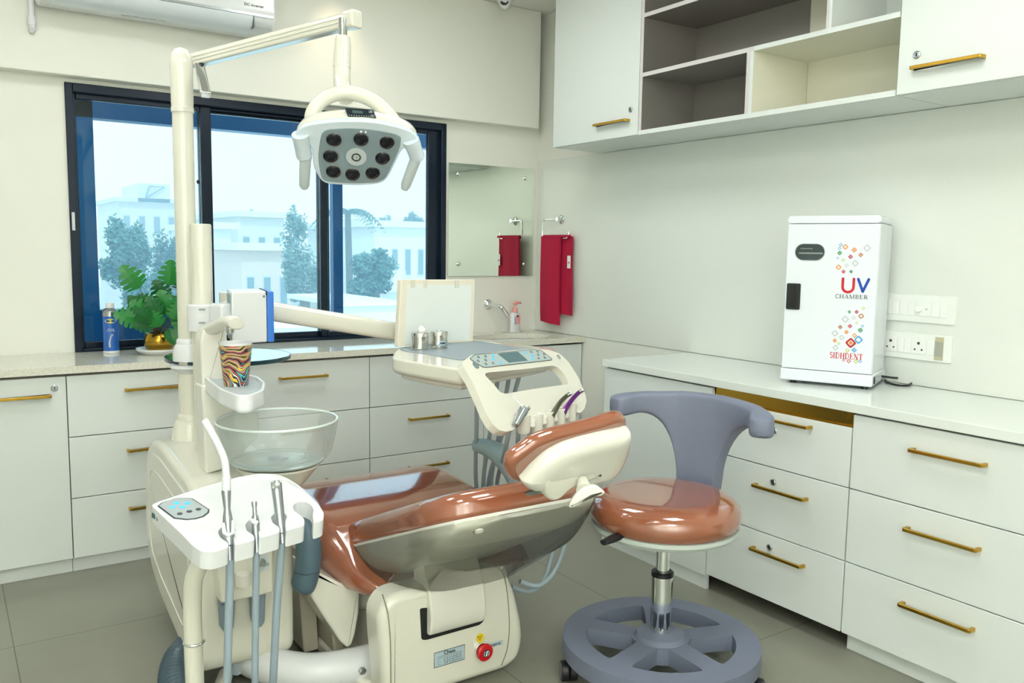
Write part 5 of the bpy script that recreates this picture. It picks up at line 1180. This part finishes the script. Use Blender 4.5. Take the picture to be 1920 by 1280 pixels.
# hoses looping under the table down to the floor
def hose(pts, r=.0085, m=HOSED): 
    b = MB(); b.tube(smooth(pts, 7, False), r, 10); return obj('hose', b, m, it)
for (x0h, y0h, D0, xm, ym, Dm) in ((894, 712, 2.96, 893, 910, 3.2), (936, 690, 3.0, 906, 912, 3.2), (957, 690, 3.0, 921, 912, 3.22), (978, 690, 3.0, 914, 915, 3.24), (955, 805, 2.78, 932, 915, 3.2), (972, 800, 2.8, 968, 900, 3.2), (995, 796, 2.82, 985, 900, 3.2)):
    hose([dep(x0h, y0h, D0), dep((x0h * .6 + xm * .4), y0h * .6 + ym * .4, D0 + .05), dep(xm, ym, Dm), dep(xm + 20, ym + 70, Dm + .02)], .0078)
for (xt, xl, yl) in ((1002, 1003, 1070), (1036, 1034, 1108), (1056, 1050, 1098)):
    hose([dep(xt - 6, 940, 3.05), dep(xt + 4, 985, 3.04), dep(xt, 1030, 3.02), dep(xl - 14, yl - 22, 2.98), dep(xl - 42, yl, 2.93), dep(xl - 75, yl - 8, 2.90)], .0085)
# canisters on the table
STL = mat('polished_steel', (206, 206, 200), .12, 1.0, noise=.05, nscale=40)
def canister(label, x, y):
    p = at(x, y, 'z', 1.0035); r = thing('steel_canister', label, 'canister', p, 'steel cotton canisters on the instrument table')
    obj('container', MB().lathe([(.0325, 0), (.0325, .003), (.0305, .005), (.0305, .046)], p, 32), STL, r)
    obj('lid', MB().lathe([(.032, .046), (.032, .058), (.030, .061), (.012, .063), (.011, .062), (.004, .0615)], p, 32), STL, r); return r, p
r1, p1 = canister('polished steel canister on the instrument table, the left one with cotton on its lid', 788, 655)
b = MB()
for k in range(6): b.ball(p1 + Vector((rnd.uniform(-.010, .012), rnd.uniform(-.008, .008), .066 + rnd.uniform(0, .01))), rnd.uniform(.006, .010), n=10)
obj('cotton_tuft', b, mat('cotton', (244, 244, 240), .9, noise=.02), r1)
r2, p2 = canister('polished steel canister with a small blue printed label on the instrument table', 823, 652)
hv2 = Vector((-p2.x, -p2.y, 0)).normalized(); a0 = math.atan2(hv2.y, hv2.x) + .45
b = MB(); b.rings([[p2 + Vector((math.cos(a0 + k * .12) * .0312, math.sin(a0 + k * .12) * .0312, h)) for h in (.012, .028)] for k in range(-3, 4)], close=False, cap0=False, cap1=False); lb = obj('paper_label', b, mat('label_sky', (170, 206, 226), .5, noise=.02), r2)
b = MB()
for k in range(-2, 3): a = a0 + k * .13; b.box(-.0015, .0015, -.0035, .0035, 0, .0004, Fr(p2 + Vector((math.cos(a) * .0314, math.sin(a) * .0314, .020)), (-math.sin(a), math.cos(a), 0), (0, 0, 1)))
obj('label_print', b, INK, lb)
# instruments in the frame
def dpt(x, y, w): return pl(x, y, FFm(0, 0, w), FFm.ez)
s = thing('air_water_syringe', 'chrome syringe with a thin nozzle, leftmost in the instrument table holders', 'dental instrument', dpt(970, 790, .02))
b = MB(); lath_path(b, dpt(966, 797, .012), dpt(983, 766, .030), [(0, .009), (.3, .0125), (.7, .0135), (.75, .0155), (.95, .0155), (1, .012)]); obj('syringe_body', b, STEEL, s)
b = MB(); b.tube(smooth([dpt(979, 762, .034), dpt(968, 748, .036), dpt(958, 740, .034), dpt(951, 738, .030)], 5, False), .0028, 8); obj('nozzle', b, CHROME, s)
obj('trigger', MB().lathe([(.006, 0), (.006, .006)], dpt(990, 766, .034), 12, FFm), CHROME, s)
for nm, lab, m_, pp in (('handpiece', 'olive grey dental handpiece in the holder left of the purple one', mat('olive_metal', (92, 92, 76), .3, .7, noise=.05), [(1034, 780), (1041, 768), (1052, 752), (1064, 741), (1069, 738)]),
                        ('handpiece', 'purple dental handpiece at the right of the instrument table holders', mat('purple_metal', (112, 44, 128), .3, .7, noise=.05), [(1056, 774), (1063, 762), (1075, 746), (1086, 735), (1091, 732)])):
    s = thing(nm, lab, 'dental instrument', dpt(*pp[0], .01))
    P = [dpt(*q_, .006 + .012 * k) for k, q_ in enumerate(pp)]
    b = MB(); Ps = smooth(P, 5, False); b.tube(Ps, [.010] * 3 + [.0088 - .0036 * k / len(Ps) for k in range(len(Ps) - 3)], 16); obj('handle_tube', b, m_, s)
    b = MB(); e = P[-1]; b.lathe([(.0065, -.007), (.0072, -.004), (.0072, .005), (.005, .008)], e, 16, FFm); obj('turbine_head', b, CHROME, s)
    b = MB(); b.tube([dpt(pp[0][0] - 1, pp[0][1] + 2, .0), dpt(pp[0][0] - 4, pp[0][1] + 9, -.01), dpt(pp[0][0] - 9, pp[0][1] + 20, -.03)], .0088, 10); obj('hose', b, HOSED, s)

# ================================================================== rolling stool
SXc, SYc = 1.875, 1.885
stl = thing('rolling_stool', 'dentist stool with a round tan seat, grey torso rest and ring base on castors', 'stool', (SXc, SYc, 0))
sc = Vector((SXc, SYc, 0))
def stool_base():
    mb = MB(); N = 80; Ro, Ri, Rh = .315, .238, .075; z0, z1 = .075, .128
    # flat outline with four windows: outer ring, hub and four spokes joined in one body
    out = [(Ro * math.cos(2 * PI * k / N), Ro * math.sin(2 * PI * k / N)) for k in range(N)]
    holes = []
    for s in range(5):
        a0 = math.radians(-164.5 + 72 * s) ; hwid = math.radians(72)
        pts = []
        sp_hw = .036
        for k in range(13):
            a = a0 + math.asin(sp_hw / Ri) + (hwid - 2 * math.asin(sp_hw / Ri)) * k / 12; pts.append((Ri * math.cos(a), Ri * math.sin(a)))
        rin = .092
        for k in range(7):
            a = a0 + hwid - math.asin(sp_hw / rin) - (hwid - 2 * math.asin(sp_hw / rin)) * k / 6; pts.append((rin * math.cos(a), rin * math.sin(a)))
        holes.append(fillet(pts, .034, 4))
    loops = [out] + holes; F = Fr(sc, (1, 0, 0), (0, 1, 0)); vs = []
    for w in (z0, z1):
        L = [[mb.bm.verts.new(F(u, v, w)) for u, v in lp_] for lp_ in loops]
        e = [mb.bm.edges.new((a, b_)) for l in L for a, b_ in zip(l, l[1:] + l[:1])]
        bmesh.ops.triangle_fill(mb.bm, use_beauty=True, edges=e); vs.append(L)
    for A, B in zip(*vs):
        for i in range(len(A)): mb.face((A[i], A[(i + 1) % len(A)], B[(i + 1) % len(A)], B[i]))
    return mb
obj('ring_base', stool_base(), STOOLP, stl, bevel=.018, seg=4)
obj('hub', MB().lathe([(.085, .08), (.085, .128), (.075, .142), (.045, .150), (.03, .151)], sc, 36), STOOLP, stl)
b = MB(); b.lathe([(.034, .148), (.034, .335), (.030, .337)], sc, 32); obj('gas_lift_tube', b, CHROME, stl)
obj('lift_collar', MB().lathe([(.036, .333), (.036, .345), (.031, .349)], sc, 32), BLACK, stl)
obj('lift_piston', MB().lathe([(.0215, .34), (.0215, .45), (.0225, .452), (.0225, .475)], sc, 28), CHROME, stl)
obj('lift_plate', MB().box(SXc - .045, SXc + .045, SYc - .045, SYc + .045, .472, .484), BLACK, stl)
R0 = .232
obj('seat_pan', MB().lathe([(.19, .482), (.222, .488), (R0, .500), (R0, .512), (.2, .514)], sc, 64), mat('pan_pale_green', (196, 206, 200), .35, noise=.02), stl)
obj('seat_pad', MB().lathe([(.20, .512), (.224, .514), (.236, .530), (.239, .550), (.232, .575), (.214, .594), (.185, .604), (.15, .606), (.05, .605), (.002, .605)], sc, 64), TAN, stl)
b = MB(); l0 = dep(1182, 990, 2.60); b.tube([dep(1195, 985, 2.66), l0, dep(1170, 1000, 2.55), dep(1164, 1003, 2.54)], [.005, .005, .006, .009], 10); b.tube([dep(1165, 1003, 2.54), dep(1148, 1010, 2.51), dep(1131, 1017, 2.48)], [.011, .011, .008], 12, flat=1.5); obj('height_lever', b, BLACK, stl)
# torso rest: post and curved bar grown as one solid
ang = math.radians(25)                      # direction of the post seen from the seat centre
rd = Vector((math.cos(ang), math.sin(ang), 0)); td = Vector((-rd.y, rd.x, 0))
def torso():
    mb = MB()
    # the rest lies on a cylinder round the seat; outline in (angle, height), solid between two radii
    top = [(-1, .808, .866), (-.93, .800, .872), (-.8, .802, .876), (-.68, .810, .879), (-.56, .806, .881), (-.44, .790, .880), (-.34, .755, .882), (-.26, .700, .883), (-.215, .64, .884), (-.2, .58, .885), (-.195, .50, .885)]
    mid = [(0, .50, .886)]
    rows = top + mid + [(-a, b_, t_) for a, b_, t_ in reversed(top)]
    amax = math.radians(82); rings = []
    for a, zb, zt_ in rows:
        A = a * (amax if a < 0 else math.radians(62)); rad = .292 - .01 * abs(a) ** 2; th = .030 + .012 * (1 if abs(a) > .72 else 0) * min(1, (abs(a) - .72) * 6 if abs(a) > .72 else 0)
        d = rd * math.cos(A) + td * math.sin(A)
        n = 7; ring = []
        if abs(a) >= 1: th *= .55
        H = zt_ - zb
        rc = min(.018, H * .3, th * .7)
        prof_ = rr(-th, th, zb, zt_, rc, 3)
        ring = [sc + d * (rad + u) + Vector((0, 0, v)) for u, v in prof_]
        rings.append(ring)
    mb.rings(rings); return mb
obj('torso_rest', torso(), STOOLP, stl, sub=1, ang=60)
b = MB(); b.tube([sc + rd * .10 + Vector((0, 0, .478)), sc + rd * .22 + Vector((0, 0, .478)), sc + rd * .275 + Vector((0, 0, .492)), sc + rd * .285 + Vector((0, 0, .53))], .014, 12); obj('rest_bracket', b, BLACK, stl)
def castor(a):
    d = Vector((math.cos(a), math.sin(a), 0)); t_ = Vector((-d.y, d.x, 0)); p = sc + d * .30 + t_ * .02
    b = MB()
    for s in (-1, 1):
        F = Fr(p + d * (s * .0135) + Vector((0, 0, .0325)), t_, (0, 0, 1)); b.lathe([(.012, -.012), (.030, -.012), (.0325, -.009), (.0325, .009), (.030, .012), (.012, .012)], F.O, 24, F)
    o = obj('castor', b, BLACK, stl)
    b = MB(); b.tube([p + Vector((0, 0, .045)), p - t_ * .015 + Vector((0, 0, .085))], .010, 10); b.slab(rr(-.02, .02, -.012, .012, .006), -.004, .012, Fr(p + Vector((0, 0, .045)), d, t_), .003); obj('castor_fork', b, BLACK, o)
    b = MB()
    for s in (-1, 1):
        F = Fr(p + d * (s * .0255) + Vector((0, 0, .0325)), t_, (0, 0, 1)); b.lathe([(.024, -.001), (.024, .001), (.020, .0015)], F.O, 20, F)
    obj('castor_cap', b, mat('castor_grey', (110, 116, 124), .4, noise=.03), o)
for k in range(5): castor(math.radians(151 + 72 * k))

# ================================================================== street outside the window
hz = bpy.data.materials.new('haze'); hz.use_nodes = True; hz.node_tree.nodes.clear()
ho_ = hz.node_tree.nodes.new('ShaderNodeOutputMaterial'); hv_ = hz.node_tree.nodes.new('ShaderNodeVolumeScatter')
hv_.inputs['Density'].default_value = 0.019; hv_.inputs[0].default_value = (.62, .85, 1, 1); hz.node_tree.links.new(hv_.outputs[0], ho_.inputs['Volume'])
hzo = obj('haze', MB().box(-55, 115, 9, 95, -5.9, 30), hz); prop(hzo, 'pale morning haze over the houses and trees', 'haze', kind='structure')
struct('street_ground', MB().box(-60, 120, 8, 160, -6.3, -6.0), mat('pale_road', (196, 192, 184), .9, noise=.08, nscale=.4))
def building(label, pts, Y, depth, col, z0=-6.0, rows=2, cols=3, roof=True):
    xs = [at(x, y, 'y', Y) for x, y in pts]; x0b, x1b = min(p.x for p in xs), max(p.x for p in xs); zt2 = max(p.z for p in xs)
    r = thing('building', label, 'building', ((x0b + x1b) / 2, Y + depth / 2, z0))
    wm = mat('render_' + '_'.join(map(str, col)), col, .9, noise=.04, nscale=.6)
    obj('wall', MB().box(x0b, x1b, Y, Y + depth, z0, zt2), wm, r)
    if roof: obj('roof_slab', MB().box(x0b - .3, x1b + .3, Y - .5, Y + depth, zt2 + .002, zt2 + .3), mat('roof_white', (236, 234, 228), .9, noise=.03), r)
    gw = (x1b - x0b) / cols
    for i in range(cols):
        for j in range(rows):
            cxw = x0b + gw * (i + .5); zz = zt2 - 1.7 - j * 3.0
            f = obj('window', MB().box(cxw - gw * .22, cxw + gw * .22, Y - .06, Y + .05, zz - .7, zz + .7), mat('far_frame', (210, 212, 210), .7, noise=.03), r)
            obj('pane', MB().box(cxw - gw * .19, cxw + gw * .19, Y - .08, Y - .06, zz - .62, zz + .62), mat('far_glass', (120, 140, 150), .3, noise=.1), f)
    for j in range(rows):
        zz = zt2 - 3.0 - j * 3.0; obj('balcony', MB().box(x0b + gw * .1, x0b + gw * 1.6, Y - 1.1, Y, zz - .1, zz + .9), wm, r)
    return r, x0b, x1b, zt2
r, a_, b_, z_ = building('white apartment block with a stepped roof seen far off through the left pane', [(222, 382), (334, 382)], 70, 10, (240, 238, 232), cols=4)
obj('stair_tower', MB().box(a_ + 1.3, a_ + 3.6, 69.5, 76, z_, z_ + 1.4), mat('roof_white', (236, 234, 228), .9, noise=.03), r)
obj('roof_sign', MB().tube([Vector((a_ + 1.8, 69.3, z_ + .3)), Vector((a_ + 3.2, 69.3, z_ + 1.2)), Vector((a_ + 2.1, 69.3, z_ + 1.2)), Vector((a_ + 1.8, 69.3, z_ + .3))], .06, 6), mat('far_glass', (120, 140, 150), .3, noise=.1), r)
building('cream house with balconies behind the middle pane', [(446, 409), (532, 409)], 46, 9, (236, 230, 216), rows=3, cols=3)
building('low pinkish house in front of the cream one', [(452, 470), (545, 470)], 34, 4, (232, 206, 190), rows=2, cols=3)
building('narrow white house with balconies beside the window mullion', [(396, 430), (432, 430)], 40, 8, (242, 242, 240), rows=3, cols=1)
building('white flat-roofed house seen through the right pane', [(702, 428), (800, 428)], 38, 9, (240, 240, 238), rows=2, cols=4)
building('grey distant block between the trees of the right pane', [(672, 418), (716, 418)], 75, 10, (206, 212, 214), rows=2, cols=2)
b = MB(); q0 = at(640, 566, 'y', 20); q1 = at(752, 566, 'y', 20); b.box(q0.x, q1.x, 20, 24, q0.z - .12, q0.z).box(q0.x, q1.x, 20.2, 20.3, -6, q0.z - .12)
prop(obj('shed_roof', b, mat('sheet_white', (226, 230, 232), .6, noise=.03)), 'white flat shed roof low in the right pane', 'roof')
b = MB(); q0 = at(398, 606, 'y', 16); q1 = at(606, 606, 'y', 16); b.box(q0.x, q1.x, 16, 20, q0.z - .14, q0.z).box(q0.x, q1.x, 16.3, 16.4, -6, q0.z - .14)
prop(obj('shed_roof', b, mat('sheet_white', (226, 230, 232), .6, noise=.03)), 'white flat shed roof low in the middle pane', 'roof')
FOL = [mat('hazed_leaf', (84, 116, 104), .9, noise=.3, nscale=.8), mat('pale_leaf', (112, 138, 124), .9, noise=.3, nscale=.8)]  # haze also put into the leaf colours, greens paled towards blue
def tree(label, px0, px1, pyt, pyb, Y, k, blobs, n=2600, seed=1, leafs=.5):
    rg = random.Random(seed); a = at(px0, pyb, 'y', Y); c_ = at(px1, pyt, 'y', Y)
    cx_, cz = (a.x + c_.x) / 2, (a.z + c_.z) / 2; hw, hh = (c_.x - a.x) / 2, (c_.z - a.z) / 2
    r = thing('tree', label, 'tree', (cx_, Y, -6))
    cl = [(rg.uniform(-.75, .75), rg.uniform(-.6, .6), rg.uniform(-.8, .78), rg.uniform(.28, .5)) for _ in range(blobs)]
    mb = MB()
    for _ in range(int(n * 1.5)):
        bx_, by_, bz_, br_ = rg.choice(cl)
        v = Vector((rg.gauss(0, 1), rg.gauss(0, 1), rg.gauss(0, 1))).normalized() * (br_ * rg.uniform(.15, 1.05))
        p = Vector((cx_ + (bx_ + v.x) * hw * .72, Y + (by_ + v.y) * hw * .6, cz + (bz_ + v.z) * hh * .72))
        u_ = Vector((rg.gauss(0, 1), rg.gauss(0, 1), rg.gauss(0, 1))).normalized(); w_ = u_.orthogonal().normalized(); s_ = leafs * rg.uniform(.6, 1.3) * hw * .16
        mb.face([mb.bm.verts.new(p + u_ * s_), mb.bm.verts.new(p + w_ * s_ * .6), mb.bm.verts.new(p - u_ * s_), mb.bm.verts.new(p - w_ * s_ * .6)])
    me_ = obj('crown', mb, FOL[k], r)
    obj('trunk', MB().tube([Vector((cx_, Y, -6)), Vector((cx_ + .1, Y, cz - hh * .3)), Vector((cx_, Y, cz))], [.25, .18, .08], 10), mat('bark', (96, 84, 70), .9, noise=.2), r)
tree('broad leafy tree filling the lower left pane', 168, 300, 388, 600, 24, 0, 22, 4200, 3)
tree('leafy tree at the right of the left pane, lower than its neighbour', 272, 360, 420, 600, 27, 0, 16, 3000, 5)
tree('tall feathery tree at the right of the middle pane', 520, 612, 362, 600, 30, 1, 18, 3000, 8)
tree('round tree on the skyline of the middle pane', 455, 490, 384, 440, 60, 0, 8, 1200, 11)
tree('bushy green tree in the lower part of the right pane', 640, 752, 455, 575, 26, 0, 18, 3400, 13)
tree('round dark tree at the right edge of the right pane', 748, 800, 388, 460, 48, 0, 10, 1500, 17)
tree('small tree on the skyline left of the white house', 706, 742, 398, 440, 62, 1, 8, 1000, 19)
pm = thing('palm_tree', 'palm tree with drooping fronds behind the lamp in the right pane', 'palm tree', at(652, 600, 'y', 32).xy.to_3d() + Vector((0, 0, -6)))
pt_ = at(652, 395, 'y', 32)
obj('trunk', MB().tube([Vector((pt_.x, 32, -6)), Vector((pt_.x + .1, 32, -2)), pt_], [.22, .16, .12], 10), mat('bark', (96, 84, 70), .9, noise=.2), pm)
for k in range(11):
    a = 2 * PI * k / 11; L_ = 1.5; d = Vector((math.cos(a), math.sin(a) * .8, 0)); b = MB()
    for j in range(14):
        t_ = j / 13; p = pt_ + d * (L_ * t_) + Vector((0, 0, .75 * t_ - 1.55 * t_ * t_)); sd = Vector((-d.y, d.x, 0)).normalized()
        for s in (-1, 1):
            w_ = .42 * math.sin(PI * min(1, t_ * .85 + .15)) + .05; b.face([b.bm.verts.new(p), b.bm.verts.new(p + d * .1), b.bm.verts.new(p + d * .16 + sd * (s * w_) - Vector((0, 0, w_ * .6)))])
    obj('frond', b, FOL[0], pm)
